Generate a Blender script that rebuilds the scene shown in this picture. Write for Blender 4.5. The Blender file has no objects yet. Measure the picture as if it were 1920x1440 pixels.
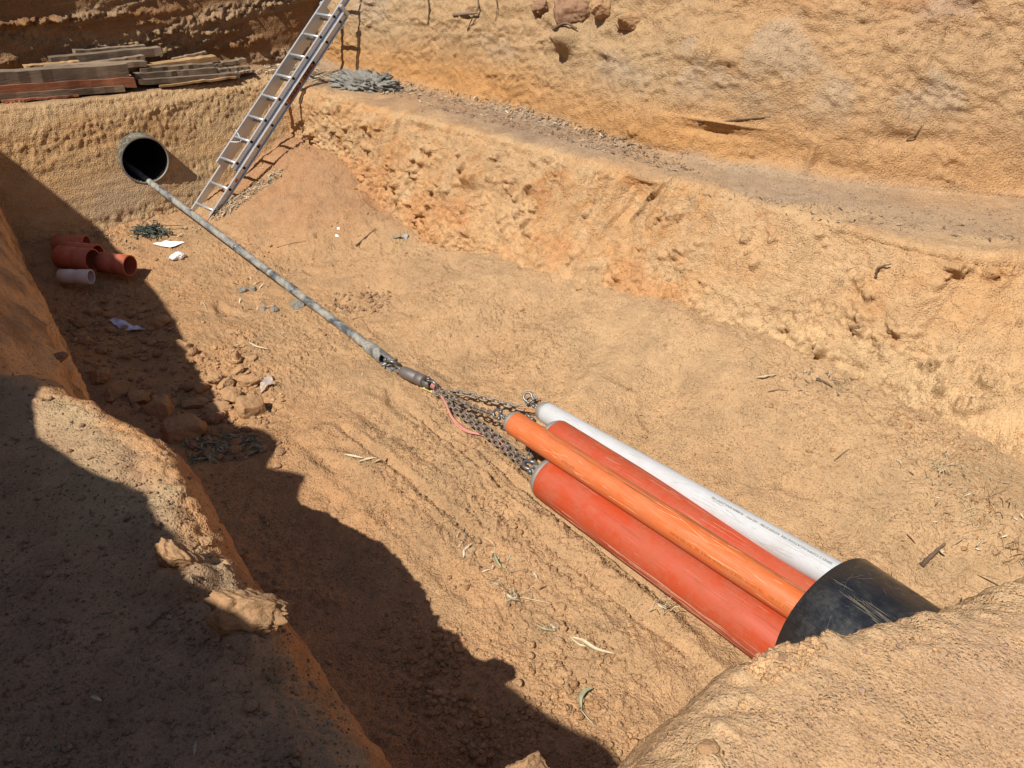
import bpy, math, random
import numpy as np
from mathutils import Vector, Matrix
from mathutils.bvhtree import BVHTree

scene = bpy.context.scene
COL = scene.collection
rad = math.radians

# ------------------------------------------------------------------ camera
PITCH, AZ, FPX, CH = 34.0, 40.0, 1442.0, 3.4
_p, _a = rad(PITCH), rad(AZ)
CF = np.array([math.sin(_a)*math.cos(_p), math.cos(_a)*math.cos(_p), -math.sin(_p)])
CR = np.array([math.cos(_a), -math.sin(_a), 0.0])
CU = np.cross(CR, CF)
CO = np.array([0.0, 0.0, CH])
cam_d = bpy.data.cameras.new('camera')
cam_d.sensor_width = 36.0
cam_d.lens = FPX/1920.0*36.0
cam_d.clip_start = 0.02
cam_d.clip_end = 2000
cam = bpy.data.objects.new('camera', cam_d)
COL.objects.link(cam)
M = Matrix.Identity(4)
for i in range(3):
    M[i][0] = CR[i]; M[i][1] = CU[i]; M[i][2] = -CF[i]; M[i][3] = CO[i]
cam.matrix_world = M
scene.camera = cam

# ------------------------------------------------------------------ light
SUN_AZ, SUN_K = rad(78.5), 0.737          # light travels towards azimuth 80 (from +Y to +X)
SV = Vector((SUN_K*math.sin(SUN_AZ), SUN_K*math.cos(SUN_AZ), -1.0)).normalized()
EL = math.asin(-SV.z)
w = bpy.data.worlds.new('World'); scene.world = w; w.use_nodes = True
nt = w.node_tree; nt.nodes.clear()
sky = nt.nodes.new('ShaderNodeTexSky'); sky.sky_type = 'NISHITA'; sky.sun_disc = False
sky.sun_elevation = EL
sky.sun_rotation = SUN_AZ + math.pi
bg = nt.nodes.new('ShaderNodeBackground'); bg.inputs['Strength'].default_value = 0.068
wo = nt.nodes.new('ShaderNodeOutputWorld')
nt.links.new(sky.outputs[0], bg.inputs[0]); nt.links.new(bg.outputs[0], wo.inputs[0])
sl = bpy.data.lights.new('sun', 'SUN'); sl.energy = 5.0; sl.angle = rad(0.5); sl.color = (1.0, 0.955, 0.88)
so = bpy.data.objects.new('sun', sl); COL.objects.link(so)
so.rotation_euler = SV.to_track_quat('-Z', 'Y').to_euler()
so.location = (-6, 0, 8)
scene.view_settings.view_transform = 'Standard'
scene.view_settings.look = 'None'
scene.view_settings.exposure = 0.34
scene.view_settings.gamma = 1.0

# ------------------------------------------------------------------ pixel rays
def ray(px, py):
    return CF + CR*((px-960)/FPX) - CU*((py-720)/FPX)
def atz(px, py, z):
    d = ray(px, py); return CO + d*((z-CH)/d[2])
def atx(px, py, x):
    d = ray(px, py); return CO + d*(x/d[0])
def aty(px, py, y):
    d = ray(px, py); return CO + d*(y/d[1])

# ------------------------------------------------------------------ noise
def _tab(seed):
    return np.random.default_rng(seed).random((256, 256)).astype(np.float32)
_tabs = {}
def vn(x, y, seed=0):
    if seed not in _tabs: _tabs[seed] = _tab(seed)
    T = _tabs[seed]
    xi = np.floor(x).astype(np.int64); yi = np.floor(y).astype(np.int64)
    fx = x-xi; fy = y-yi
    fx = fx*fx*fx*(fx*(fx*6-15)+10); fy = fy*fy*fy*(fy*(fy*6-15)+10)
    a = T[xi & 255, yi & 255]; b = T[(xi+1) & 255, yi & 255]
    c = T[xi & 255, (yi+1) & 255]; d = T[(xi+1) & 255, (yi+1) & 255]
    return (a*(1-fx)+b*fx)*(1-fy)+(c*(1-fx)+d*fx)*fy
def fbm(x, y, seed=0, octv=4, gain=0.5):
    s = 0; a = 1.0; t = 0
    for k in range(octv):
        c_, s_ = math.cos(0.6*k+seed), math.sin(0.6*k+seed)
        s = s + a*(vn((x*c_-y*s_)*2**k+17.3*k, (x*s_+y*c_)*2**k+5.1*k, seed+k)-0.5); t += a; a *= gain
    return s/t*2
def worley(x, y, seed=0):
    if seed not in _tabs: _tabs[seed] = _tab(seed)
    if seed+991 not in _tabs: _tabs[seed+991] = _tab(seed+991)
    T = _tabs[seed]; T2 = _tabs[seed+991]
    xi = np.floor(x).astype(np.int64); yi = np.floor(y).astype(np.int64)
    f1 = np.full(x.shape, 9.0, np.float32); f2 = f1.copy(); idv = np.zeros(x.shape, np.float32)
    for i in (-1, 0, 1):
        for j in (-1, 0, 1):
            cx = (xi+i); cy = (yi+j)
            ox = T[cx & 255, cy & 255]; oy = T2[cx & 255, cy & 255]
            d = np.sqrt((cx+ox-x)**2+(cy+oy-y)**2)
            m = d < f1
            f2 = np.where(m, f1, np.minimum(f2, d))
            idv = np.where(m, T2[cy & 255, cx & 255], idv)
            f1 = np.where(m, d, f1)
    return f1, f2, idv
def clods(x, y, size, seed, dens=0.6):
    f1, f2, idv = worley(x/size, y/size, seed)
    r = 0.25+0.4*idv
    return np.clip(1-(f1/r)**2, 0, 1)**0.5*r*(idv < dens)*1.6
def ss(a, b, x):
    t = np.clip((x-a)/(b-a), 0, 1); return t*t*(3-2*t)
def bl(x, y, cx, cy, rx, ry=None):
    ry = rx if ry is None else ry
    return np.exp(-(((x-cx)/rx)**2+((y-cy)/ry)**2))

# ------------------------------------------------------------------ materials
def nmat(name, rough=0.9, spec=0.2):
    m = bpy.data.materials.new(name); m.use_nodes = True
    b = m.node_tree.nodes['Principled BSDF']
    b.inputs['Roughness'].default_value = rough
    b.inputs['Specular IOR Level'].default_value = spec
    return m, m.node_tree, b
def N(nt, typ, **kw):
    n = nt.nodes.new(typ)
    for k, v in kw.items():
        if k in n.inputs.keys(): n.inputs[k].default_value = v
        else: setattr(n, k, v)
    return n
def noise(nt, scale, detail=4, rough=0.6, vec=None, dist=0.0):
    n = nt.nodes.new('ShaderNodeTexNoise'); n.inputs['Scale'].default_value = scale
    n.inputs['Detail'].default_value = detail; n.inputs['Roughness'].default_value = rough
    n.inputs['Distortion'].default_value = dist
    if vec: nt.links.new(vec, n.inputs['Vector'])
    return n.outputs['Fac']
def ramp(nt, fac, stops):
    r = nt.nodes.new('ShaderNodeValToRGB')
    e = r.color_ramp.elements
    while len(e) < len(stops): e.new(0.5)
    for k, (p, c) in enumerate(stops):
        e[k].position = p; e[k].color = (c[0], c[1], c[2], 1) if isinstance(c, tuple) else (c, c, c, 1)
    nt.links.new(fac, r.inputs[0]); return r.outputs[0]
def mixc(nt, fac, a, b, mode='MIX'):
    m = nt.nodes.new('ShaderNodeMix'); m.data_type = 'RGBA'; m.blend_type = mode
    for s, v in ((m.inputs[0], fac), (m.inputs[6], a), (m.inputs[7], b)):
        if isinstance(v, (int, float)): s.default_value = v
        elif isinstance(v, tuple): s.default_value = (v[0], v[1], v[2], 1)
        else: nt.links.new(v, s)
    return m.outputs[2]
def bump(nt, h, strength, dist, prev=None):
    b = nt.nodes.new('ShaderNodeBump'); b.inputs['Strength'].default_value = strength
    b.inputs['Distance'].default_value = dist
    nt.links.new(h, b.inputs['Height'])
    if prev: nt.links.new(prev, b.inputs['Normal'])
    return b.outputs[0]
def objco(nt, scale=(1, 1, 1), gen='Object'):
    t = nt.nodes.new('ShaderNodeTexCoord'); m = nt.nodes.new('ShaderNodeMapping')
    m.inputs['Scale'].default_value = scale
    nt.links.new(t.outputs[gen], m.inputs[0]); return m.outputs[0]

def soil_material(name='soil', bs=1.0, bsc=72):
    m, nt, b = nmat(name, 0.95, 0.08)
    co = objco(nt)
    at = N(nt, 'ShaderNodeAttribute'); at.attribute_name = 'Col'
    n1 = noise(nt, 9, 6, 0.7, co); n2 = noise(nt, 105, 5, 0.72, co); n3 = noise(nt, 380, 3, 0.6, co)
    c = mixc(nt, 1.0, at.outputs['Color'], ramp(nt, n1, [(0.3, 0.86), (0.7, 1.12)]), 'MULTIPLY')
    c = mixc(nt, 1.0, c, ramp(nt, n2, [(0.28, 0.66), (0.44, 0.97), (0.58, 1.03), (0.74, 1.2)]), 'MULTIPLY')
    c = mixc(nt, 0.8, c, ramp(nt, n3, [(0.3, 0.72), (0.45, 1.0), (0.7, 1.15)]), 'MULTIPLY')
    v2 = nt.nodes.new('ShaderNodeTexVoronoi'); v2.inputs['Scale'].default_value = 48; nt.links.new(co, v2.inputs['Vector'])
    c = mixc(nt, ramp(nt, noise(nt, 3.5, 3, .6, co), [(0.35, 0.25), (0.62, 0.95)]), c, mixc(nt, 1.0, c, ramp(nt, v2.outputs['Distance'], [(0.08, 0.42), (0.24, 1.0), (0.6, 1.06)]), 'MULTIPLY'))  # dark specks: mineral grains, also pit shade put into the colour
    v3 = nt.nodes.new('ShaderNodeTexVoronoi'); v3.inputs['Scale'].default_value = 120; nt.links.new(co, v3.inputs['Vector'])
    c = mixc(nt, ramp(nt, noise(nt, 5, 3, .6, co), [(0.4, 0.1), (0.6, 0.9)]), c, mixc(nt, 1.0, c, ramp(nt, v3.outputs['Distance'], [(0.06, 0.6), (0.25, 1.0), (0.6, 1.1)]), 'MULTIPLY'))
    nt.links.new(c, b.inputs['Base Color'])
    v = nt.nodes.new('ShaderNodeTexVoronoi'); v.inputs['Scale'].default_value = 85; v.inputs['Randomness'].default_value = 1
    wv = nt.nodes.new('ShaderNodeVectorMath'); wv.operation = 'ADD'
    nz = nt.nodes.new('ShaderNodeTexNoise'); nz.inputs['Scale'].default_value = 40; nt.links.new(co, nz.inputs['Vector'])
    sc_ = nt.nodes.new('ShaderNodeVectorMath'); sc_.operation = 'SCALE'; sc_.inputs['Scale'].default_value = 0.012
    nt.links.new(nz.outputs['Color'], sc_.inputs[0]); nt.links.new(sc_.outputs[0], wv.inputs[0]); nt.links.new(co, wv.inputs[1]); nt.links.new(wv.outputs[0], v.inputs['Vector'])
    msk = ramp(nt, noise(nt, 6, 4, 0.6, co), [(0.42, 0.15), (0.6, 1.0)])
    vh = mixc(nt, 1.0, ramp(nt, v.outputs['Distance'], [(0.05, 1.0), (0.55, 0.0)]), msk, 'MULTIPLY')
    b0 = bump(nt, vh, 0.8, 0.006)
    n2b = noise(nt, bsc, 2.2, 0.6, co)
    b1 = bump(nt, n2b, 1.0, 0.016*bs, b0)
    b2 = bump(nt, n3, 0.25, 0.003, b1)
    nt.links.new(b2, b.inputs['Normal'])
    return m
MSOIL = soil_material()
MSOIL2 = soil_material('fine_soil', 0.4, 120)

def stone_material(name, c1, c2, bs=0.5):
    m, nt, b = nmat(name, 0.95, 0.08)
    co = objco(nt)
    n1 = noise(nt, 22, 6, 0.7, co); n2 = noise(nt, 120, 4, 0.65, co)
    oi = N(nt, 'ShaderNodeAttribute'); oi.attribute_name = 'Col'
    c = mixc(nt, ramp(nt, n1, [(0.3, 0.0), (0.7, 1.0)]), c1, c2)
    c = mixc(nt, 0.8, c, ramp(nt, n2, [(0.3, 0.75), (0.7, 1.15)]), 'MULTIPLY')
    nt.links.new(c, b.inputs['Base Color'])
    nt.links.new(bump(nt, n2, bs, 0.006, bump(nt, n1, bs, 0.02)), b.inputs['Normal'])
    return m
MCLAY = stone_material('clay_rock', (0.42, 0.255, 0.135), (0.33, 0.19, 0.095))
MGREY = stone_material('grey_slurry', (0.20, 0.19, 0.165), (0.30, 0.285, 0.25), 0.8)
MRED = stone_material('red_clay_rock', (0.33, 0.19, 0.11), (0.24, 0.14, 0.085))

# ------------------------------------------------------------------ mesh helpers
def tag(o, label=None, cat=None, group=None, kind=None):
    if label: o['label'] = label
    if cat: o['category'] = cat
    if group: o['group'] = group
    if kind: o['kind'] = kind
    return o
def npmesh(name, V, Fq, mat=None, col=None, smooth=True, Ft=None):
    """V (n,3); Fq (k,4) and/or Ft (k,3) index arrays"""
    me = bpy.data.meshes.new(name)
    V = np.asarray(V, np.float32)
    me.vertices.add(len(V)); me.vertices.foreach_set('co', V.ravel())
    nq = 0 if Fq is None else len(Fq); ntr = 0 if Ft is None else len(Ft)
    idx = []
    if nq: idx.append(np.asarray(Fq, np.int32).ravel())
    if ntr: idx.append(np.asarray(Ft, np.int32).ravel())
    idx = np.concatenate(idx)
    me.loops.add(len(idx)); me.loops.foreach_set('vertex_index', idx)
    me.polygons.add(nq+ntr)
    st = np.concatenate([np.arange(nq)*4, nq*4+np.arange(ntr)*3]).astype(np.int32)
    me.polygons.foreach_set('loop_start', st)
    me.polygons.foreach_set('use_smooth', np.full(nq+ntr, smooth))
    me.update(calc_edges=True)
    if col is not None:
        a = me.attributes.new('Col', 'FLOAT_COLOR', 'POINT')
        c4 = np.ones((len(V), 4), np.float32); c4[:, :3] = col
        a.data.foreach_set('color', c4.ravel())
    if mat: me.materials.append(mat)
    return me
def link(name, me, parent=None):
    o = bpy.data.objects.new(name, me); COL.objects.link(o)
    if parent: o.parent = parent
    return o
def empty(name, loc=(0, 0, 0), rot=None):
    o = bpy.data.objects.new(name, None); COL.objects.link(o)
    o.location = loc; o.empty_display_size = 0.1
    if rot is not None: o.rotation_euler = rot
    return o
def gridfaces(n, m):
    i = np.arange(n-1)[:, None]*m+np.arange(m-1)[None, :]
    i = i.ravel()
    return np.stack([i, i+m, i+m+1, i+1], 1)
class MB:
    """collects tris/quads of one part"""
    def __init__(s): s.V = []; s.Q = []; s.T = []; s.n = 0
    def add(s, V, Q=None, T=None):
        V = np.asarray(V, float).reshape(-1, 3)
        if Q is not None and len(Q): s.Q.append(np.asarray(Q, int)+s.n)
        if T is not None and len(T): s.T.append(np.asarray(T, int)+s.n)
        s.V.append(V); s.n += len(V); return s
    def tube(s, pts, r, seg=10, closed=False, caps=True):
        P = np.asarray(pts, float); n = len(P)
        rr = np.broadcast_to(np.asarray(r, float), (n,))
        if closed: T = np.roll(P, -1, 0)-np.roll(P, 1, 0)
        else: T = np.gradient(P, axis=0)
        T /= np.linalg.norm(T, axis=1)[:, None]+1e-12
        u = np.cross(T[0], [0, 0, 1.0])
        if np.linalg.norm(u) < 1e-3: u = np.cross(T[0], [1.0, 0, 0])
        u /= np.linalg.norm(u)
        th = np.linspace(0, 2*math.pi, seg, endpoint=False)
        R = []
        for k in range(n):
            u = u-T[k]*(u@T[k]); u /= np.linalg.norm(u)+1e-12; v = np.cross(T[k], u)
            R.append(P[k]+rr[k]*(np.cos(th)[:, None]*u+np.sin(th)[:, None]*v))
        V = np.concatenate(R); Q = []
        kk = n if closed else n-1
        for k in range(kk):
            a = k*seg; b = ((k+1) % n)*seg
            for j in range(seg):
                j2 = (j+1) % seg; Q.append((a+j, a+j2, b+j2, b+j))
        Tt = []
        if caps and not closed:
            V = np.concatenate([V, P[:1], P[-1:]]); c0 = n*seg; c1 = c0+1
            for j in range(seg):
                j2 = (j+1) % seg
                Tt.append((c0, j2, j)); Tt.append((c1, (n-1)*seg+j, (n-1)*seg+j2))
        return s.add(V, Q, Tt)
    def lathe(s, A, ax, prof, seg=48):
        """prof: list of (s along axis, radius)"""
        A = np.asarray(A, float); ax = np.asarray(ax, float); ax = ax/np.linalg.norm(ax)
        u = np.cross(ax, [0, 0, 1.0])
        if np.linalg.norm(u) < 1e-3: u = np.array([1.0, 0, 0])
        u /= np.linalg.norm(u); v = np.cross(ax, u)
        th = np.linspace(0, 2*math.pi, seg, endpoint=False); V = []; Q = []
        for (t, r) in prof:
            V.append(A+ax*t+r*(np.cos(th)[:, None]*u+np.sin(th)[:, None]*v))
        for k in range(len(prof)-1):
            a = k*seg; b = a+seg
            for j in range(seg):
                j2 = (j+1) % seg; Q.append((a+j, b+j, b+j2, a+j2))
        return s.add(np.concatenate(V), Q)
    def box(s, c, X, Y, Z, hx, hy, hz, bev=0.0):
        c, X, Y, Z = (np.asarray(q, float) for q in (c, X, Y, Z))
        if bev <= 0:
            V = [c+X*hx*i+Y*hy*j+Z*hz*k for i in (-1, 1) for j in (-1, 1) for k in (-1, 1)]
            Q = [(0, 1, 3, 2), (4, 6, 7, 5), (0, 4, 5, 1), (2, 3, 7, 6), (0, 2, 6, 4), (1, 5, 7, 3)]
            return s.add(V, Q)
        b = bev   # octagonal section along X with shortened ends
        sec = [(-hy+b, -hz), (hy-b, -hz), (hy, -hz+b), (hy, hz-b), (hy-b, hz), (-hy+b, hz), (-hy, hz-b), (-hy, -hz+b)]
        V = []
        for xx, sc in ((-hx, 1-b/min(hy, hz)), (-hx+b, 1), (hx-b, 1), (hx, 1-b/min(hy, hz))):
            for (yy, zz) in sec: V.append(c+X*xx+Y*yy*(sc if xx in (-hx, hx) else 1)+Z*zz*(sc if xx in (-hx, hx) else 1))
        Q = []
        for k in range(3):
            for j in range(8): Q.append((k*8+j, k*8+(j+1) % 8, (k+1)*8+(j+1) % 8, (k+1)*8+j))
        T = [(0, j+1, j) for j in range(1, 7)]+[(24, 24+j, 25+j) for j in range(1, 7)]
        return s.add(V, Q, T)
    def build(s, name, mat, parent=None, smooth=True, sharp=None):
        V = np.concatenate(s.V)
        Q = np.concatenate(s.Q) if s.Q else None
        T = np.concatenate(s.T) if s.T else None
        me = npmesh(name, V, Q, mat, None, smooth, T)
        if sharp is not None:
            me.set_sharp_from_angle(angle=rad(sharp))
        return link(name, me, parent)

# ------------------------------------------------------------------ terrain
BVHS = []
SHEETS = {}
GS = np.array([0.71, 0.675, 0.68], np.float32)      # overall tone of the local soil
def sheet(name, P, col, label=None, dec=3, hole=None, mat=None):
    n, m = P.shape[:2]; col = col*GS
    Fq = gridfaces(n, m)
    if hole is not None: Fq = Fq[~hole.ravel()[Fq].all(1)]
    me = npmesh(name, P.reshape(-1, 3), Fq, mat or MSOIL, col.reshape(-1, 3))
    o = link(name, me); tag(o, kind='structure')
    SHEETS[name] = P
    D = P[::dec, ::dec]
    BVHS.append(BVHTree.FromPolygons(D.reshape(-1, 3).tolist(), gridfaces(*D.shape[:2]).tolist()))
    return o
def hit(px, py):
    d = Vector(ray(px, py)).normalized(); best = None
    for b in BVHS:
        l, nn, i, t = b.ray_cast(Vector(CO), d)
        if l is not None and (best is None or t < best[2]): best = (l, nn, t)
    if best is None: return Vector(atz(px, py, 0.1)), Vector((0, 0, 1))
    nn = best[1]
    if nn.dot(d) > 0: nn = -nn
    return best[0], nn
def drop(x, y, z0=5.0):
    best = None
    for b in BVHS:
        l, nn, i, t = b.ray_cast(Vector((x, y, z0)), Vector((0, 0, -1)))
        if l is not None and (best is None or l.z > best[0].z): best = (l, nn if nn.z > 0 else -nn)
    return best
def displace(P, h):
    gu = np.gradient(P, axis=0); gv = np.gradient(P, axis=1)
    nn = np.cross(gu, gv); nn /= np.linalg.norm(nn, axis=2)[..., None]+1e-9
    return P+nn*h[..., None], nn
def profile_sheet(keys, vs, nv_len, axis):
    """keys: [(v, [(a, z), ...])]; interpolated along v, resampled by arc length.
    returns P (nv, nu, 3), S arc length (nv,nu), axis 'y' -> a is x ; 'x' -> a is y"""
    K = len(keys[0][1]); kv = [k[0] for k in keys]
    A = np.array([[p[0] for p in k[1]] for k in keys]); Z = np.array([[p[1] for p in k[1]] for k in keys])
    nv = len(vs); a = np.stack([np.interp(vs, kv, A[:, i]) for i in range(K)], 1)
    z = np.stack([np.interp(vs, kv, Z[:, i]) for i in range(K)], 1)
    # smooth along v
    for _ in range(int(nv*0.02)+2):
        a[1:-1] = (a[:-2]+a[1:-1]*2+a[2:])/4; z[1:-1] = (z[:-2]+z[1:-1]*2+z[2:])/4
    # Catmull-Rom through profile
    t = np.linspace(0, K-1, nv_len)
    # non uniform allocation : by mean segment length with visible weighting
    L = np.sqrt(np.diff(a, axis=1)**2+np.diff(z, axis=1)**2).mean(0)
    Lw = np.minimum(L, 1.6)
    cum = np.concatenate([[0], np.cumsum(Lw)]); t = np.interp(np.linspace(0, cum[-1], nv_len), cum, np.arange(K))
    i = np.clip(np.floor(t).astype(int), 0, K-2); f = t-i
    def cr(q):
        q0 = q[:, np.clip(i-1, 0, K-1)]; q1 = q[:, i]; q2 = q[:, i+1]; q3 = q[:, np.clip(i+2, 0, K-1)]
        m1 = (q2-q0)*0.35; m2 = (q3-q1)*0.35
        h1 = 2*f**3-3*f**2+1; h2 = f**3-2*f**2+f; h3 = -2*f**3+3*f**2; h4 = f**3-f**2
        return q1*h1+m1*h2+q2*h3+m2*h4
    aa = cr(a); zz = cr(z)
    S = np.concatenate([np.zeros((nv, 1)), np.cumsum(np.sqrt(np.diff(aa, axis=1)**2+np.diff(zz, axis=1)**2), 1)], 1)
    Vv = np.broadcast_to(vs[:, None], aa.shape)
    P = np.stack([aa, Vv, zz] if axis == 'y' else [Vv, aa, zz], 2)
    return P, S, np.broadcast_to(t[None], aa.shape)
C = lambda *v: np.array(v, np.float32)
SAND = C(0.56, 0.36, 0.185); ORANGE = C(0.56, 0.30, 0.11); CREAM = C(0.64, 0.46, 0.255); TAN = C(0.50, 0.36, 0.20)
REDC = C(0.46, 0.21, 0.09); DUFF = C(0.30, 0.20, 0.125); REDTAN = C(0.52, 0.285, 0.13); BROWN = C(0.22, 0.14, 0.085)
def cmix(a, b, f):
    return a*(1-f[..., None])+b*f[..., None]

# ---- pit floor
fx = np.concatenate([np.arange(-0.4, 1.0, 0.014), np.arange(1.0, 4.9, 0.0085), np.arange(4.9, 5.8, 0.014)])
fy = np.concatenate([np.arange(-0.6, 0.6, 0.02), np.arange(0.6, 5.6, 0.0085), np.arange(5.6, 9.5, 0.012)])
X, Y = np.meshgrid(fx, fy, indexing='ij')
def floor_base(X, Y):
    z = 0.02+0*X
    toe = np.interp(Y, [0, 1.5, 3.5, 5, 6.75, 9], [4.7, 4.7, 4.5, 4.25, 4.0, 4.0])
    rise = np.interp(Y, [0, 1, 2.6, 3.5, 4.7, 6, 9], [0.25, 0.4, 0.45, 0.45, 0.36, 0.24, 0.04])
    z = z+rise*ss(-1.35, 0.1, X-toe+0.34*fbm(X*0+3, Y*1.5, 5, 3))
    # spoil heap in the far corner
    hp = np.clip(1.05-np.sqrt(((X-4.15)/1.5)**2+((Y-8.4)/2.1)**2), 0, 1)
    z = z+0.46*np.minimum(hp*1.3, 0.8+0.2*hp)-0.10*ss(0.0,0.35,hp)*(1-ss(.35,.8,hp))*.4
    z = z+0.17*ss(6.8, 8.4, Y)
    # left foot of the floor
    z = z+0.16*ss(1.25, 0.5, X)
    # drag furrows beside the pipes
    q = X-2.6+0.05*(Y-2.5)
    msk = ss(-1.15, -0.9, q)*ss(0.1, -0.1, q)*ss(0.9, 1.6, Y)*ss(5.2, 3.9, Y)
    qq = q+0.03*fbm(X*1.5, Y*1.5, 77, 2)
    z = z+msk*(0.55+0.45*fbm(X*2+5,Y*.8,79,2))*(0.016*np.cos(qq*2*math.pi/0.26)+0.004*np.cos(qq*2*math.pi/0.11+1))
    # bed pressed by the bundle
    z = z-0.035*bl(X, Y, 2.72, 2.0, 0.3, 1.6)
    z = z+0.05*bl(X, Y, 2.2, 2.9, 0.3, 0.7)+0.05*bl(X, Y, 1.9, 3.6, 0.25, 0.35)
    z = z+0.05*bl(X, Y, 3.35, 2.2, 0.3, 1.5)
    # soil pushed up along the bundle and the rod
    z = z+0.055*np.exp(-((X-2.385-.02*np.sin(Y*9))/.05)**2)*ss(2.9, 2.5, Y)*(.6+.5*fbm(X*3, Y*5, 57, 2))
    z = z+0.035*np.exp(-((X-3.22)/.05)**2)*ss(3.3, 3.0, Y)*(.6+.5*fbm(X*3, Y*5, 58, 2))
    # grooves scored by the dragged rigging
    for (pa, pb, dp, wd_) in (((905, 850), (1240, 1112), .028, .018), ((770, 765), (1000, 962), .022, .016), ((640, 800), (900, 1010), .018, .02), ((1010, 1010), (1300, 1230), .02, .02)):
        a_, b_ = atz(pa[0], pa[1], .05), atz(pb[0], pb[1], .05); dx, dy = b_[0]-a_[0], b_[1]-a_[1]; L_ = math.hypot(dx, dy)
        t_ = ((X-a_[0])*dx+(Y-a_[1])*dy)/L_; q_ = ((X-a_[0])*dy-(Y-a_[1])*dx)/L_+.012*fbm(X*4, Y*4, 60, 2)
        m_ = ss(-.1, .1, t_)*ss(L_+.1, L_-.1, t_); z = z+m_*(-dp*np.exp(-(q_/wd_)**2)+.5*dp*np.exp(-((np.abs(q_)-2.4*wd_)/wd_)**2))
    # boot prints
    rg = np.random.default_rng(15)
    for k in range(34):
        bx, by, ba = rg.uniform(2.3, 4.2), rg.uniform(1.5, 7.5), rg.uniform(-.5, .5)+(.0 if k % 2 else 3.1)
        if k < 10: bx, by = rg.uniform(1.6, 2.4), rg.uniform(2.5, 6.5)
        if 2.3 < bx < 3.3 and by < 3.2: continue
        u_ = (X-bx)*math.cos(ba)-(Y-by)*math.sin(ba); v_ = (X-bx)*math.sin(ba)+(Y-by)*math.cos(ba)
        m_ = np.exp(-((u_/.05)**4+(v_/.135)**4)); r_ = np.exp(-((u_/.075)**4+(v_/.165)**4))
        z = z-0.020*m_+.007*(r_-m_)+.003*m_*np.sign(np.sin(v_*180))
    # hollows (heel prints and scoops)
    for (px, py, r, dd) in ((330, 820, .05, .05), (305, 1010, .0, 0), (700, 545, .16, .05), (640, 555, .1, .05), (950, 905, .1, .02)):
        if r:
            c = atz(px, py, 0.08); z = z-dd*bl(X, Y, c[0], c[1], r, r*0.8)
    for (px, py) in ((735, 785), (727, 803), (722, 820), (600, 470)):
        c = atz(px, py, 0.05); z = z-0.04*bl(X, Y, c[0], c[1], .035, .03)
    return z
Z = floor_base(X, Y)
Z += 0.05*fbm(X*0.9, Y*0.9, 1, 3)+0.034*fbm(X*2.6, Y*2.6, 2, 4)*ss(.25, .6, np.abs(X-2.75)+ss(3.4, 4.2, Y))+.016*np.abs(fbm(X*6, Y*6, 26, 3))
rough = 0.5+0.5*np.clip(fbm(X*1.1+9, Y*1.1, 3, 3)*1.6+0.3, 0, 1)
farleft = ss(3.0, 1.6, X)
Z += rough*(0.015*fbm(X*12, Y*12, 4, 4, 0.62)+0.0095*fbm(X*36, Y*36, 6, 3, .7))
c1 = clods(X+0.02*fbm(X*8, Y*8, 8, 2), Y, 0.07, 11, 0.35); c2 = clods(X, Y+0.01*fbm(X*20, Y*20, 9, 2), 0.034, 12, 0.6); c3 = clods(X, Y, 0.02, 13, 0.7)
gm = np.clip(fbm(X*1.7, Y*1.7, 14, 3)*1.7+0.25+0.35*farleft, 0.05, 1)
Z += gm*(c1*0.034+c2*0.020+c3*0.010)
P = np.stack([X, Y, Z], 2)
g = fbm(X*0.8, Y*0.8, 21, 4); g2 = fbm(X*4, Y*4, 22, 4)
colr = cmix(SAND, CREAM*C(0.94, .94, .94), np.clip(ss(2.8, 4.2, X)*0.5+g*0.4, 0, 0.7))
colr = cmix(colr, REDTAN, np.clip(ss(2.4, 1.3, X)*0.55+ss(5.0, 7.5, Y)*0.25+g*0.35, 0, 0.8))
heap = np.clip(1.08-np.sqrt(((X-4.15)/1.45)**2+((Y-8.4)/1.85)**2)+.08*g2, 0, 1)
colr = cmix(colr, C(0.47, 0.265, 0.135), np.clip(heap*2.6, 0, 0.85))
sc = np.array(atz(700, 340, 0.5)); colr = cmix(colr, REDC, 0.75*bl(X, Y, sc[0], sc[1], .28, .4)*(0.6+0.4*g2))
colr = cmix(colr, TAN*0.93, np.clip(g2*0.5+0.1, 0, 0.35))
colr = colr*(1-0.12*np.clip(g2, 0, 1))[..., None]
sc2 = fbm(X*6, Y*6, 24, 4, .65)
stp = ss(.0, .05, (X-sc[0])*.75+(Y-sc[1])*.2+.05*fbm(X*5, Y*5, 25, 2))*bl(X, Y, sc[0]+.1, sc[1]+.1, .42, .6)
P[..., 2] += -.07*stp*(.7+.6*sc2); Z = P[..., 2]
floor_o = sheet('pit_floor', P, colr, dec=2)
FXY = (fx, fy, Z)
def floor_z(x, y):
    i = np.clip(np.searchsorted(fx, x)-1, 0, len(fx)-2); j = np.clip(np.searchsorted(fy, y)-1, 0, len(fy)-2)
    return Z[i, j]

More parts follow.
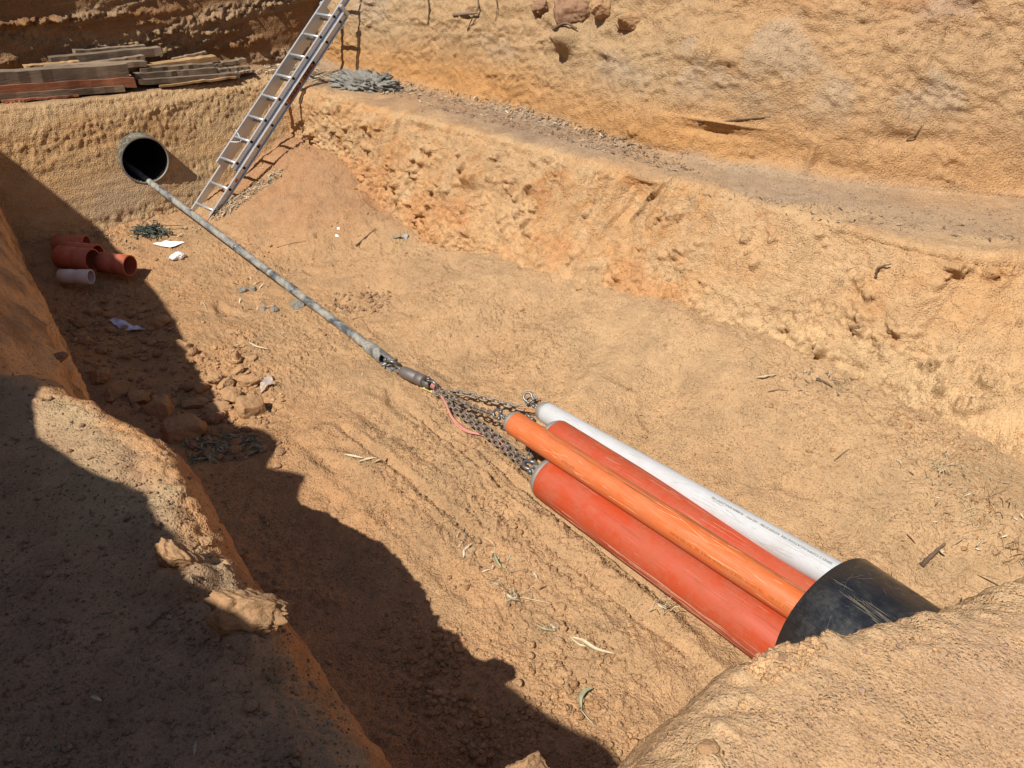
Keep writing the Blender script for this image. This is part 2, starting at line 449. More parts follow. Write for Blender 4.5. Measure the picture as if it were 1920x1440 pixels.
# ---- right hand bank : lower face, bench, upper face
def rkey(y, xe, xt, xu, ze=1.30, zu=1.32, up=None):
    lo = [(xt-0.12, -0.25), (xt-0.02, 0.3), (xt+(xe-xt)*0.45, 0.75), (xe-0.06, 1.14), (xe-.01, 1.24), (xe+0.07, ze), (xu-0.12, zu-0.01), (xu, zu+0.03)]
    if up is None: up = [(xu+.06, 1.6), (xu+.16, 2.0), (xu+.36, 2.5), (xu+.62, 3.0), (xu+.95, 3.55), (11.0, 3.75)]
    return (y, lo+up)
keysR = [
    rkey(-4.6, 5.6, 4.8, 6.7), rkey(0.0, 5.6, 4.75, 6.7), rkey(0.7, 5.6, 4.70, 6.75), rkey(1.4, 5.45, 4.70, 6.7),
    rkey(1.75, 5.18, 4.68, 6.57), rkey(2.74, 5.02, 4.58, 5.85), rkey(3.7, 4.85, 4.46, 5.45), rkey(4.3, 4.74, 4.36, 5.27),
    rkey(5.8, 4.49, 4.14, 5.2), rkey(7.3, 4.22, 4.0, 5.0),
    rkey(8.1, 4.08, 3.98, 4.9), rkey(8.8, 4.06, 3.98, 4.83, up=[(4.85, 1.55), (4.9, 1.85), (4.98, 2.06), (5.6, 2.45), (6.4, 3.05), (11.0, 3.75)]),
    rkey(12.2, 4.06, 3.98, 4.83, up=[(4.85, 1.55), (4.9, 1.85), (4.98, 2.06), (5.6, 2.45), (6.4, 3.05), (11.0, 3.75)])]
vs = np.concatenate([np.arange(-4.6, 0.3, 0.06), np.arange(0.3, 9.9, 0.0105), np.arange(9.9, 12.2, 0.06)])
P, S, T = profile_sheet(keysR, vs, 460, 'y')
Yv = P[..., 1]; Zv = P[..., 2]; Xv = P[..., 0]
lowf = ss(6.0, 4.2, T)*1.0          # lower face
bench = ss(4.6, 5.2, T)*ss(7.4, 6.6, T)
upf = ss(6.9, 7.4, T)*ss(12.9, 11.8, T)
crumb = lowf*np.clip(0.35+0.9*fbm(Yv*0.9, S*0.9, 31, 3)+0.55*ss(1.0, 0.6, Zv), 0.38, 1.25)
h = 0.05*fbm(Yv*0.8, S*0.8, 32, 3)*(0.3+0.7*(1-bench))
h += lowf*0.022*fbm(Yv*2.2, S*1.2, 33, 4)
h += crumb*1.35*(0.012*fbm(Yv*9, S*9, 34, 5, 0.65)-.034*np.abs(fbm(Yv*7, S*9, 59, 5, .66))+0.010*(clods(Yv, S, 0.09, 35, .8)-.3)+0.016*clods(Yv, S, 0.05, 36, .8)+0.010*clods(Yv, S, .028, 37, .8))
h += lowf*0.006*fbm(Yv*16, S*16, 38, 4, .6)
# tooth marks running down the face
stv = np.clip(fbm(Yv*1.1, S*0.3, 39, 2)*2.0, 0, 1)
h += lowf*(.35+stv)*0.028*fbm(Yv*15+1.5*fbm(Yv*2, S*2, 40, 2), S*1.2, 41, 3)
low2 = ss(4.5, 3.7, T); sl_ = fbm(Yv*1.7, S*.35+5, 49, 3); h += low2*(.035*np.round(sl_*3.2)/3.2+.02*sl_)
h += ss(.9, .0, np.abs(T-4.3))*.03*fbm(Yv*3.2, S*2, 50, 4, .65)
h -= low2*np.clip(fbm(Yv*6, S*7, 51, 4, .65)-.30, 0, 1)*.22*(.4+crumb)
h += bench*(0.012*fbm(Yv*5, S*5, 42, 4)+0.005*clods(Yv, S, 0.03, 43, .4))
# upper face : slabs, ledges
led = fbm(Yv*1.3, S*2.6, 44, 5, 0.6)
dia = fbm(Yv*2.6+S*1.8, S*4.2-Yv*.8, 53, 5, 0.62); h += upf*(0.06*fbm(Yv*0.9+2, S*1.2, 45, 3)+0.03*np.round(led*2.5)/2.5*ss(1.7, 2.3, Zv)+0.03*led-.050*np.abs(dia)*ss(1.5, 2.0, Zv))
h += upf*.008*fbm(Yv*30, S*30, 54, 3, .6)
h -= upf*np.clip(fbm(Yv*5+S*2, S*7, 56, 4, .65)-.38, 0, 1)*.10
rg = np.clip(fbm(Yv*1.0+4, S*1.0, 46, 2)*1.6+0.6, 0.4, 1.1)
h += upf*rg*1.8*(0.014*fbm(Yv*8+S*5, S*13, 47, 5, .66)+0.010*clods(Yv+0.3*S, S*1.6, 0.08, 48, .6))
def pk(px, py, pl):       # world anchor on the bank from a place in the photo
    return atx(px, py, pl)
def wb(c, ry, rz): return np.exp(-(((Yv-c[1])/ry)**2+((Zv-c[2])/rz)**2))
for (px, py, xx, ry, rz, am) in ((890, 320, 4.45, .12, .10, -.05), (800, 300, 4.4, .08, .08, -.04), (960, 335, 4.5, .1, .12, -.035), (850, 350, 4.35, .18, .1, -.03),
                                 (700, 235, 4.2, .08, .12, -.04), (1010, 345, 4.6, .06, .05, -.05), (940, 420, 4.3, .12, .12, -.025), (820, 300, 4.4, .12, .03, -.03)):
    c = pk(px, py, xx); h += 1.9*am*wb(c, ry, rz)*(0.4+1.1*np.clip(fbm(Yv*14, S*14, 52, 3)*1.5+.3, 0, 1))*lowf
# split block with an open crack on the lower face
ck = pk(1225, 370, 4.78)
d_ = (Yv-ck[1])*0.9+(Zv-ck[2])*0.55+.03*fbm(S*7, S*0+3, 55, 3)
h += lowf*(0.10*np.exp(-((Yv-ck[1]-0.16)/.17)**4-((Zv-ck[2])/.2)**4)*ss(-0.015, 0.02, d_))
h -= lowf*0.09*np.exp(-(d_/0.016)**2-((Zv-ck[2]+.02)/.16)**4)
# gullies / dusty chute
for (px, py, xx, wd, am) in ((1810, 600, 5.0, .13, -.06), (1480, 560, 4.8, .3, .03), (1250, 480, 4.7, .2, -.03)):
    c = pk(px, py, xx); h += lowf*am*np.exp(-((Yv-c[1])/wd)**2)
# cavity and boulder at the head of the upper face
for (px, py, xx, ry, rz, am) in ((1078, 78, 5.45, .11, .08, -.22), (1095, 25, 5.6, .2, .08, .10), (1050, 55, 5.5, .1, .03, .06), (1115, 60, 5.55, .07, .1, .05), (1400, 100, 5.9, .25, .07, -.05), (1170, 95, 5.6, .1, .03, -.05), (1700, 260, 6.1, .2, .06, .06), (1530, 290, 5.8, .03, .14, -.05), (1480, 280, 5.8, .14, .12, .04), (1350, 232, 5.45, .25, .012, -.05), (1330, 250, 5.4, .3, .03, .05)):
    c = pk(px, py, xx); h += upf*am*wb(c, ry, rz)
P, nn = displace(P, -h if False else h)
# colours
gn = fbm(Yv*0.9, S*0.9, 61, 4); g2 = fbm(Yv*3.5, S*3.5, 62, 4); g3 = fbm(Yv*12, S*12, 63, 3)
cl = cmix(CREAM*C(.95, .94, .93)+0*P[..., :1], ORANGE*1.05, np.clip(0.14+0.4*gn+0.35*g2+0.5*stv*g3, 0, 0.7))
cl = cmix(cl, C(0.72, 0.56, 0.32), np.clip(ss(.9, .5, Zv)*(0.5+0.6*g2), 0, 0.6))
cl = cmix(cl, REDC, np.clip((g3*0.8+g2*0.6-0.45)*1.2, 0, 0.3))
cl = cmix(cl, C(0.62, 0.33, 0.14), np.clip(stv*ss(.85, .6, Zv)*1.1*np.clip(g2+.5, 0, 1), 0, .7))
cb = cmix(C(0.44, 0.335, 0.22)+0*P[..., :1], SAND, np.clip(0.35+0.6*gn+0.4*g2+0.4*ss(3.5, 1.0, Yv)*0, 0, 1))
cb = cmix(cb, C(.36, .245, .155), np.clip(ss(3.4, 6.4, Yv)*0.55+g2*0.6-0.15, 0, 0.6))
cu = cmix(TAN*C(1.03, 1.0, .97)+0*P[..., :1], ORANGE*1.06, np.clip(ss(1.95, 1.45, Zv)*0.8+0.4*gn, 0, 0.85))
cu = cmix(cu, SAND*0.98, np.clip(ss(4.5, 2.5, Yv)*.6, 0, .6))
cu = cmix(cu, REDC*1.05, np.clip(bl(Yv, Zv, 2.9, 2.75, 1.6, .22)*1.2*(0.4+g2), 0, 0.55))
cu = cmix(cu, C(0.46, 0.39, 0.29), np.clip((fbm(Yv*2, S*2, 64, 3)-.22)*2.2, 0, 0.4)*ss(1.6, 2.0, Zv))
cu = cmix(cu, BROWN*1.3, np.clip(ss(2.35, 2.8, Zv)*(0.45+0.8*g2), 0, 0.7)*ss(3.8, 5.2, Yv))
cl = cl*C(1.02, .975, .94); cc = cmix(cmix(cl, cb, ss(4.7, 5.5, T+0.5*g2)), cu, ss(6.7, 7.4, T+0.25*g2))
sheet('right_bank', P, cc)

# ---- far end : lower face, bench, upper face
def ekey(x, ye, yu, zt=1.40):
    return (x, [(ye-0.56, -0.25), (ye-0.45, 0.25), (ye-0.24, 0.8), (ye-0.08, 1.22), (ye, zt-0.06), (ye+0.1, zt), (yu-0.1, zt+.02), (yu, zt+0.06), (yu-.02, 1.7), (yu-.06, 2.1), (yu-.11, 2.6), (yu-.1, 3.2), (yu+.1, 3.6), (13.5, 3.75)])
keysE = [ekey(-3, 9.05, 10.0, 1.47), ekey(1.2, 9.05, 10.0, 1.455), ekey(2.2, 9.10, 9.98, 1.385), ekey(2.9, 9.2, 9.95, 1.36), ekey(3.5, 9.25, 9.85, 1.33), ekey(4.1, 9.30, 9.7, 1.32), ekey(4.6, 9.3, 9.6, 1.31), ekey(9, 9.3, 9.6, 1.31)]
vs = np.concatenate([np.arange(-3, 0.6, 0.05), np.arange(0.6, 5.2, 0.0105), np.arange(5.2, 9, 0.06)])
P, S, T = profile_sheet(keysE, vs, 400, 'x')
Xv = P[..., 0]; Zv = P[..., 2]
lf = ss(5.2, 4.2, T); bf = ss(4.2, 5, T)*ss(7.2, 6.6, T); uf = ss(6.9, 7.3, T)*ss(12.8, 12, T)
h = 0.04*fbm(Xv*0.9, S*0.9, 71, 3)*(1-bf)
band = np.clip(0.5+0.9*fbm(Xv*0.4+1, S*3.2, 72, 3), 0.15, 1.2)
h += lf*band*1.0*(0.020*fbm(Xv*9, S*12, 73, 5, .65)+0.016*(clods(Xv, S, 0.07, 74, .8)-.3)+0.010*clods(Xv, S, 0.035, 75, .8)+.006*fbm(Xv*30, S*30, 76, 3))
h += lf*0.014*fbm(Xv*1.2, S*9, 77, 3)
h += bf*(0.012*fbm(Xv*6, S*6, 78, 3))
ldg = fbm(Xv*0.8, S*5.5, 79, 4, .6)
h += uf*(0.03*fbm(Xv*1.0, S*3.0, 80, 3)+0.030*np.clip(ldg-0.12, 0, 1)+np.clip(ldg-.12, 0, 1)*(0.22*fbm(Xv*9, S*16, 81, 5, .7)+.12*clods(Xv, S*1.4, .06, 82, .8))+.005*fbm(Xv*25, S*40, 87, 3, .6))
rough_top = ss(2.25, 2.45, Zv)*ss(3.2, 1.6, Xv)
h += uf*rough_top*(0.05*fbm(Xv*6, S*9, 83, 5, .65)+.03*clods(Xv, S*1.3, .09, 84, .8))
h += uf*0.006*fbm(Xv*14, S*14, 85, 4)
# ledge lumps of the upper face
for (px, py, rx, rz, am) in ((150, 38, .9, .035, .07), (60, 45, .5, .03, .05), (390, 32, .35, .04, .07), (330, 60, .25, .03, .055), (400, 60, .3, .03, .06), (470, 70, .12, .04, .07), (290, 45, .15, .03, .05), (120, 62, .4, .02, .03), (30, 120, .1, .04, .06), (440, 85, .18, .04, .05)):
    c = aty(px, py, 9.75); h += uf*am*np.exp(-((Xv-c[0])/rx)**2-((Zv-c[2])/rz)**2)*(0.75+1.5*fbm(Xv*11, S*18, 86, 4, .7))
# normal direction: outward is -y ; make sure displacement goes outward
P0 = P.copy(); P, nn = displace(P, 0*h)
sg = -1.0 if nn[len(vs)//2, 60, 1] > 0 else 1.0
P, nn = displace(P0, h*sg)
gn = fbm(Xv*0.8, S*1.5, 91, 4); g2 = fbm(Xv*3, S*6, 92, 4)
ce = cmix(C(0.64, 0.45, 0.235)+0*P[..., :1], ORANGE*0.95, np.clip(0.25+0.5*gn+.3*g2, 0, .8))
ce = cmix(ce, C(0.40, 0.33, 0.24), np.clip(bl(Xv, Zv, 1.9, .5, .5, .3)*(0.5+g2)*.8, 0, .5))
ce = cmix(ce, CREAM*0.95, np.clip(ss(1.1, 1.35, Zv)*0.5+bl(Xv, Zv, 2.6, .3, .5, .25)*.5, 0, .6))
cb = cmix(SAND*0.9+0*P[..., :1], DUFF, np.clip(0.4+g2, 0, 1))
cu = cmix(C(0.36, 0.20, 0.09)+0*P[..., :1], C(0.30, 0.20, 0.12), np.clip(ss(1.9, 2.5, Zv)+gn*.6, 0, 1))
cu = cmix(cu, C(0.44, 0.31, 0.18), np.clip(ldg*3, 0, .8))
cu = cmix(cu, C(0.45, 0.34, 0.21), rough_top*.8)
cc = cmix(cmix(ce, cb, ss(4.5, 5.2, T)), cu, ss(6.8, 7.3, T))
HC = np.array([2.236, .786]); sheet('end_bank', P, cc, hole=(np.hypot(P[..., 0]-HC[0], P[..., 2]-HC[1]) < .242) & (P[..., 1] < 9.2))

# ---- left bank : face, bench, unseen upper face, its crest shaped to cast the pit shadows
def hocc(y):
    return .022*fbm(np.asarray(y, float)*5+.5, np.asarray(y, float)*0, 118, 4, .6)*1.6+np.interp(y, [-2, 0.2, .66, .95, 1.25, 1.60, 1.72, 1.90, 2.19, 2.5, 2.81, 3.05, 3.17, 3.3, 3.45, 3.6, 3.75, 4.0, 4.3, 4.8, 5.3, 5.9, 7.6, 8.3, 12],
                     [4.0, 3.98, 4.02, 3.90, 3.80, 3.70, 3.66, 3.70, 3.66, 3.50, 3.40, 3.45, 3.52, 3.80, 3.7, 3.56, 3.85, 3.78, 3.46, 3.44, 3.75, 3.93, 4.1, 4.2, 4.3])
def lk(y, xe, mode=0):
    H_ = float(hocc(y))
    if mode == 0:
        e_ = float(np.interp(y, [1.0, 2.1, 2.6], [1, 1, 0])); x2 = xe+.035*e_
        pr = [(x2+.13, -.2), (x2+.10, .5), (x2+.05, 1.05), (x2+.0, 1.40-.12*e_), (x2-.07, 1.49-.08*e_), (x2-.20, 1.515-.03*e_), (-.35, 1.52), (-.8, 1.56), (-1.0, 1.75)]
    else:
        pr = [(xe+.10, -.2), (xe+.07, .4), (xe+.03, .85), (xe-.01, 1.02), (xe-.09, 1.20), (xe-.26, 1.55), (xe-.5, 2.0), (-.62, 2.45), (-.95, 2.95)]
    pr += [(-1.12, 2.6 if mode == 0 else 3.2), (-1.25, H_-.03), (-1.5, H_), (-3.2, 3.8), (-5, 3.75)]
    return (y, pr)
vs = np.concatenate([np.arange(-4.6, 0.4, 0.04), np.arange(0.4, 4.4, 0.008), np.arange(4.4, 9.6, 0.014), np.arange(9.6, 12.2, .1)])
keysL = [lk(-4.6, .44), lk(.3, .44), lk(1.03, .44), lk(1.25, .455), lk(1.53, .46), lk(1.78, .475), lk(2.0, .455), lk(2.23, .455), lk(2.45, .50), lk(2.7, .52), lk(3.14, .40), lk(3.45, .31), lk(3.62, .27),
         lk(3.85, .30, 1), lk(4.4, .40, 1), lk(5.6, .50, 1), lk(7, .58, 1), lk(8.7, .74, 1), lk(12.2, .74, 1)]
P, S, T = profile_sheet(keysL, vs, 430, 'y')
# snap the upper face to its shadow-shaping crest heights
Yv = P[..., 1]; Zv = P[..., 2]; Xv = P[..., 0]
hh = hocc(vs)[:, None]+0*Yv; cr_ = ss(9.3, 10.0, T)*ss(12.0, 11.0, T)
zl = hh-.015
P[..., 2] = np.where(T > 9.8, Zv*(1-cr_)+cr_*np.where(T >= 9.8, np.minimum(zl, 9), Zv), Zv)
Zv = P[..., 2]
face = ss(4.0, 3.2, T); top = ss(3.6, 4.4, T)*ss(8.2, 7.4, T); slope = ss(3.6, 3.9, Yv)*ss(9.0, 7.5, T)
h = 0.03*fbm(Yv*1.2, S*1.2, 101, 3)
h += face*(0.02*fbm(Yv*5, S*5, 102, 4)+.008*clods(Yv, S, .06, 103, .7))
h += slope*(.022*fbm(Yv*6, S*6, 113, 5, .62)+.012*clods(Yv, S, .07, 114, .7)+.006*clods(Yv, S, .03, 115, .7))
h += top*(0.018*fbm(Yv*4, S*4, 104, 4)+0.006*fbm(Yv*16, S*16, 105, 4, .6)+.010*clods(Yv, S, .045, 106, .35)+.005*clods(Yv, S, .022, 107, .6))
h += ss(.3, .02, np.abs(Xv-.40))*(T < 8)*(0.045*fbm(Yv*5, S*5, 108, 5, .68)+.012*clods(Yv, S, .07, 117, .5))
h *= ss(12.5, 11, T)*(1-cr_*0.8)
P0 = P.copy(); _, nn = displace(P, 0*h)
k0 = np.searchsorted(vs, 2.0)
sg = -1.0 if nn[k0, 200, 2] < 0 else 1.0
P, nn = displace(P0, h*sg)
# raised crumbly lumps on the edge that catch the sun
for (px, py, rx, ry, am) in ((335, 1052, .10, .07, .05), (465, 1130, .10, .12, .06), (415, 1000, .04, .05, .06), (520, 1190, .04, .03, .05), (360, 1075, .05, .03, .07)):
    c = atz(px, py, 1.58); m_ = np.exp(-(np.abs((P[..., 0]-c[0])/rx)**3+np.abs((P[..., 1]-c[1])/ry)**3))*(T > 3.3)*(T < 8)
    P[..., 2] += am*m_*np.clip(0.72+0.5*fbm(P[..., 0]*11, P[..., 1]*11, 109, 3, .6)+.35*clods(P[..., 0], P[..., 1], .06, 110, .9)+.12*clods(P[..., 0], P[..., 1], .025, 116, .9), 0, 1.15)
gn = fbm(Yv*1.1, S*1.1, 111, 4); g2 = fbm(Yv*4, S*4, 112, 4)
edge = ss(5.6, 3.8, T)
cf = cmix(C(.70, .39, .17)+0*P[..., :1], REDC, np.clip(.1+g2, 0, .6))  # face orange raised to carry light bounced from the sunny floor
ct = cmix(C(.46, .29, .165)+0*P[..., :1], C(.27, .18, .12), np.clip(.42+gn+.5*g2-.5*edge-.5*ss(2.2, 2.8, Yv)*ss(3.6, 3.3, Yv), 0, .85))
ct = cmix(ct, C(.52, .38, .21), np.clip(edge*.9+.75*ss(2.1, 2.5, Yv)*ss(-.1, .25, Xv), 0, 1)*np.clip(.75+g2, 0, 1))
cs = cmix(C(.84, .52, .25)+0*P[..., :1], C(.30, .19, .11), np.clip(.2+1.1*g2, 0, .7))  # slope colour brightened in place of bounced light
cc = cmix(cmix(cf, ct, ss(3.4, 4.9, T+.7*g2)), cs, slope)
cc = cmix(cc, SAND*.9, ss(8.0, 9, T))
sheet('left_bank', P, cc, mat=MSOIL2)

# ---- near bank in the foreground right
ny = lambda x: np.interp(x, [-3, .3, .5, .585, .66, .72, .78, .86, .93, 1.06, 1.2, 1.43, 1.55, 1.72, 2.03, 2.2, 2.4, 2.7, 3.5, 9], [.3, .5, .60, .665, .69, .655, .56, .57, .60, .61, .63, .635, .60, .53, .37, .33, .25, .2, .1, 0])
vs = np.concatenate([np.arange(-3, .3, .05), np.arange(.3, 3.2, .0065), np.arange(3.2, 9, .05)])
keysN = []
for x in np.unique(np.concatenate([np.arange(-3, .3, .3), np.arange(.3, 3.2, .045), np.arange(3.2, 9.1, .3)])):
    e = float(ny(x)); sh = 1.0 if x < 1.5 else 1.0
    fl = 0.10*max(0, 1-abs(x-1.15)/.4)
    keysN.append((x, [(e+.25+fl, -.2), (e+.2+fl, .5), (e+.12+fl*.7, 1.05), (e+.04+fl*.3, 1.36), (e-.02, 1.47), (e-.12, 1.515), (e-.5, 1.54), (e-1.3, 1.56), (-2.6, 1.6), (-3.4, 2.2), (-3.9, 3.3), (-4.8, 3.8)]))
P, S, T = profile_sheet(keysN, vs, 420, 'x')
Xv = P[..., 0]; Zv = P[..., 2]; Yv = P[..., 1]
h = 0.025*fbm(Xv*1.3, S*1.3, 121, 3)+.010*fbm(Xv*5, S*5, 122, 4)+.005*fbm(Xv*18, S*18, 123, 4, .6)+.012*clods(Xv, S, .04, 124, .2)+.006*clods(Xv, S, .018, 125, .5)+.012*np.abs(fbm(Xv*2.5+S*2, S*5-Xv*2, 128, 3))
rgh = np.clip(fbm(Xv*2, S*2, 126, 2)*2, 0, 1)
h += rgh*(.008*clods(Xv, S, .05, 127, .5))
h += ss(1.4, .2, np.abs(T-4.2))*(.038*fbm(Xv*5, S*5, 129, 5, .68)+.022*clods(Xv, S, .08, 130, .6)+.008*clods(Xv, S, .03, 133, .6))
P0 = P.copy(); _, nn = displace(P, 0*h)
k0 = np.searchsorted(vs, 1.5)
i0 = np.argmin(np.abs(T[k0]-5.5)); sg = -1.0 if nn[k0, i0, 2] < 0 else 1.0
P, nn = displace(P0, h*sg)
c = atz(1350, 1415, 1.53); dd = (P[..., 0]-c[0])*.8+(P[..., 1]-c[1])*-.6
P[..., 2] += .022*bl(P[..., 0], P[..., 1], c[0]-.012, c[1]+.01, .035)*(T > 3)*ss(.012, -.003, dd)
gn = fbm(Xv*1.2, S*1.2, 131, 4); g2 = fbm(Xv*5, S*5, 132, 4)
cc = cmix(SAND*C(1.10, 1.12, 1.08)+0*P[..., :1], C(.50, .35, .24), np.clip(ss(5.0, 6.4, T)*.2+gn*.6+.3*g2, 0, .6))
cc = cmix(cc, CREAM, np.clip(bl(T, T*0, 4.3, 0, .7, 1)*.6, 0, .6))
sheet('near_bank', P, cc, mat=MSOIL2)

# ---- surrounding ground to the horizon
ri = [(-4.7, -4.7), (10.6, -4.7), (10.6, 12.1), (-4.7, 12.1)]
xs = np.array([-400, -60, -12, -4.7, 10.6, 18, 70, 400.]); ys = np.array([-400, -60, -12, -4.7, 12.1, 20, 70, 400.])
V = [(x, y, 3.72+0.02*((i*7+j*5) % 3)) for i, x in enumerate(xs) for j, y in enumerate(ys)]
Q = [(i*8+j, (i+1)*8+j, (i+1)*8+j+1, i*8+j+1) for i in range(7) for j in range(7) if not (i == 3 and j == 3)]
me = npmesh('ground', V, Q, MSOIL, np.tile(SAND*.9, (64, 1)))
tag(link('ground', me), kind='structure')

# =================================================================== OBJECTS
def par(o, root):
    o.parent = root; o.matrix_parent_inverse = Matrix.Translation(-root.location)
    return o
def thing(name, loc, label, cat, group=None):
    return tag(empty(name, tuple(float(q) for q in loc)), label, cat, group)

# ---- materials for objects
def plastic(name, c, rough=0.4, dust=0.35, dustc=(0.55, 0.36, 0.2), scr=(40, 1.5, 40), spec=0.45, streak=None, sc=0.5):
    m, nt, b = nmat(name, rough, spec)
    co = objco(nt); cs = objco(nt, scr)
    n1 = noise(nt, 5, 6, 0.7, co); n2 = noise(nt, 4, 5, 0.75, cs); n3 = noise(nt, 45, 4, 0.7, co)
    base = mixc(nt, ramp(nt, n1, [(0.3, 0.0), (0.7, 1.0)]), c, tuple(q*0.82 for q in c))
    fac = ramp(nt, n2, [(0.46, 0.0), (0.72, 1.0)])
    mm = N(nt, 'ShaderNodeMath', operation='MULTIPLY'); nt.links.new(fac, mm.inputs[0]); mm.inputs[1].default_value = sc
    col = mixc(nt, mm.outputs[0], base, streak if streak else tuple(min(1, q*0.7+0.22) for q in c))
    m2 = N(nt, 'ShaderNodeMath', operation='MULTIPLY'); nt.links.new(ramp(nt, n1, [(0.42, 0.0), (0.75, 1.0)]), m2.inputs[0]); nt.links.new(ramp(nt, n3, [(0.35, 0.3), (0.65, 1.0)]), m2.inputs[1])
    m3 = N(nt, 'ShaderNodeMath', operation='MULTIPLY'); nt.links.new(m2.outputs[0], m3.inputs[0]); m3.inputs[1].default_value = dust
    col = mixc(nt, m3.outputs[0], col, dustc)
    nt.links.new(col, b.inputs['Base Color'])
    r = N(nt, 'ShaderNodeMath', operation='ADD'); nt.links.new(m2.outputs[0], r.inputs[0]); r.inputs[1].default_value = rough; r.use_clamp = True
    nt.links.new(r.outputs[0], b.inputs['Roughness'])
    nt.links.new(bump(nt, n2, 0.15, 0.002, bump(nt, n3, 0.12, 0.002)), b.inputs['Normal'])
    return m
M_REDP = plastic('red_pvc', (0.42, 0.055, 0.016), 0.42, 0.45, (0.36, 0.17, 0.095), streak=(0.42, 0.10, 0.05), sc=.4)
M_ORP = plastic('orange_pvc', (0.55, 0.118, 0.028), 0.42, 0.34, (0.44, 0.23, 0.11), streak=(0.58, 0.24, 0.10), sc=.6)
M_WHP = plastic('white_pvc', (0.50, 0.51, 0.52), 0.4, 0.12, streak=(0.40, 0.40, 0.39), sc=0.55)
M_BLK = plastic('black_pe', (0.010, 0.011, 0.013), 0.27, 0.22, (0.12, 0.095, 0.07), (30, 2, 30), 0.55, streak=(0.035, 0.038, 0.045), sc=.5)
M_SOCK = plastic('red_socket_pvc', (0.46, 0.095, 0.04), 0.45, 0.3)
M_WSOCK = plastic('white_socket_pvc', (0.66, 0.58, 0.55), 0.45, 0.3)
M_INS = plastic('casing_inside', (0.006, 0.006, 0.006), 0.8, 0.0, sc=0)
M_CASO = plastic('dusty_casing', (0.05, 0.045, 0.04), 0.8, 1.0, (0.42, 0.37, 0.27), (8, 8, 8), .2, streak=(0.34, 0.30, 0.22), sc=1)
def metal(name, c, rough=0.5, metallic=0.6, rust=(0.22, 0.10, 0.04), ra=0.3, mud=(0.34, 0.31, 0.26), ma=0.0, scale=30):
    m, nt, b = nmat(name, rough, 0.5); co = objco(nt)
    n1 = noise(nt, scale, 5, 0.7, co); n2 = noise(nt, scale*0.3, 5, 0.75, co, 0.6)
    k = N(nt, 'ShaderNodeMath', operation='MULTIPLY'); nt.links.new(ramp(nt, n1, [(0.5, 0.0), (0.7, 1.0)]), k.inputs[0]); k.inputs[1].default_value = ra
    col = mixc(nt, k.outputs[0], c, rust)
    k2 = N(nt, 'ShaderNodeMath', operation='MULTIPLY'); nt.links.new(ramp(nt, n2, [(0.36, 0.0), (0.50, 0.45), (0.62, 1.0)]), k2.inputs[0]); k2.inputs[1].default_value = ma
    col = mixc(nt, k2.outputs[0], col, mud)
    nt.links.new(col, b.inputs['Base Color'])
    b.inputs['Metallic'].default_value = metallic
    if ma > 0:
        s = N(nt, 'ShaderNodeMath', operation='SUBTRACT'); s.inputs[0].default_value = metallic; nt.links.new(k2.outputs[0], s.inputs[1]); s.use_clamp = True
        nt.links.new(s.outputs[0], b.inputs['Metallic'])
        s2 = N(nt, 'ShaderNodeMath', operation='ADD'); s2.inputs[0].default_value = rough; nt.links.new(k2.outputs[0], s2.inputs[1]); s2.use_clamp = True
        nt.links.new(s2.outputs[0], b.inputs['Roughness'])
    nt.links.new(bump(nt, n1, 0.3, 0.002), b.inputs['Normal'])
    return m
M_CHAIN = metal('chain_steel', (0.20, 0.17, 0.14), 0.5, 0.35, (0.28, 0.15, 0.07), 0.6, scale=40)
M_SHACK = metal('shackle_steel', (0.17, 0.17, 0.17), 0.38, 0.6, (0.16, 0.11, 0.08), .4)
M_HEAD = metal('pulling_head_steel', (0.25, 0.235, 0.21), 0.65, 0.3, (0.30, 0.24, 0.17), .7, scale=14)
M_ROD = metal('muddy_rod_steel', (0.085, 0.10, 0.115), 0.4, 0.5, (0.16, 0.13, 0.10), .5, (0.33, 0.30, 0.245), 0.9, scale=26)
M_SWIV = metal('swivel_steel', (0.16, 0.14, 0.13), 0.6, 0.5, (0.25, 0.20, 0.15), .8, scale=60)
M_RUSTL = metal('rusty_link', (0.42, 0.20, 0.08), 0.7, 0.2)
M_ALU = metal('ladder_aluminium', (0.56, 0.585, 0.61), 0.34, 0.55, (0.42, 0.36, 0.30), .35, scale=12)
M_DARK, _, _b = nmat('dark_plug', 0.6); _b.inputs['Base Color'].default_value = (0.012, 0.011, 0.010, 1)
M_INK, _, _b = nmat('black_ink', 0.5); _b.inputs['Base Color'].default_value = (0.05, 0.05, 0.055, 1)
M_INKB, _, _b = nmat('brown_ink', 0.5); _b.inputs['Base Color'].default_value = (0.24, 0.09, 0.02, 1)
M_INKW, _, _b = nmat('pale_ink', 0.5); _b.inputs['Base Color'].default_value = (0.80, 0.38, 0.26, 1)
M_LAB, _, _b = nmat('label_brown', 0.5); _b.inputs['Base Color'].default_value = (0.42, 0.17, 0.06, 1)
M_LABD, _, _b = nmat('label_dark', 0.5); _b.inputs['Base Color'].default_value = (0.09, 0.03, 0.02, 1)
M_REDST, _, _b = nmat('red_sticker', 0.5); _b.inputs['Base Color'].default_value = (0.5, 0.10, 0.07, 1)
M_ROPE = plastic('faded_red_tape', (0.50, 0.18, 0.15), 0.6, 0.3, scr=(20, 20, 20))
M_YEL = plastic('yellow_rope', (0.52, 0.45, 0.16), 0.8, 0.5, scr=(60, 60, 60))
M_PAPER, _, _b = nmat('white_paper', 0.7); _b.inputs['Base Color'].default_value = (0.80, 0.79, 0.77, 1)
M_PLAS, nt, _b = nmat('blue_white_plastic', 0.3, 0.5)
nt.links.new(ramp(nt, noise(nt, 12, 4, .6, objco(nt)), [(0.4, (0.62, 0.66, 0.76)), (0.6, (0.30, 0.33, 0.48))]), _b.inputs['Base Color'])
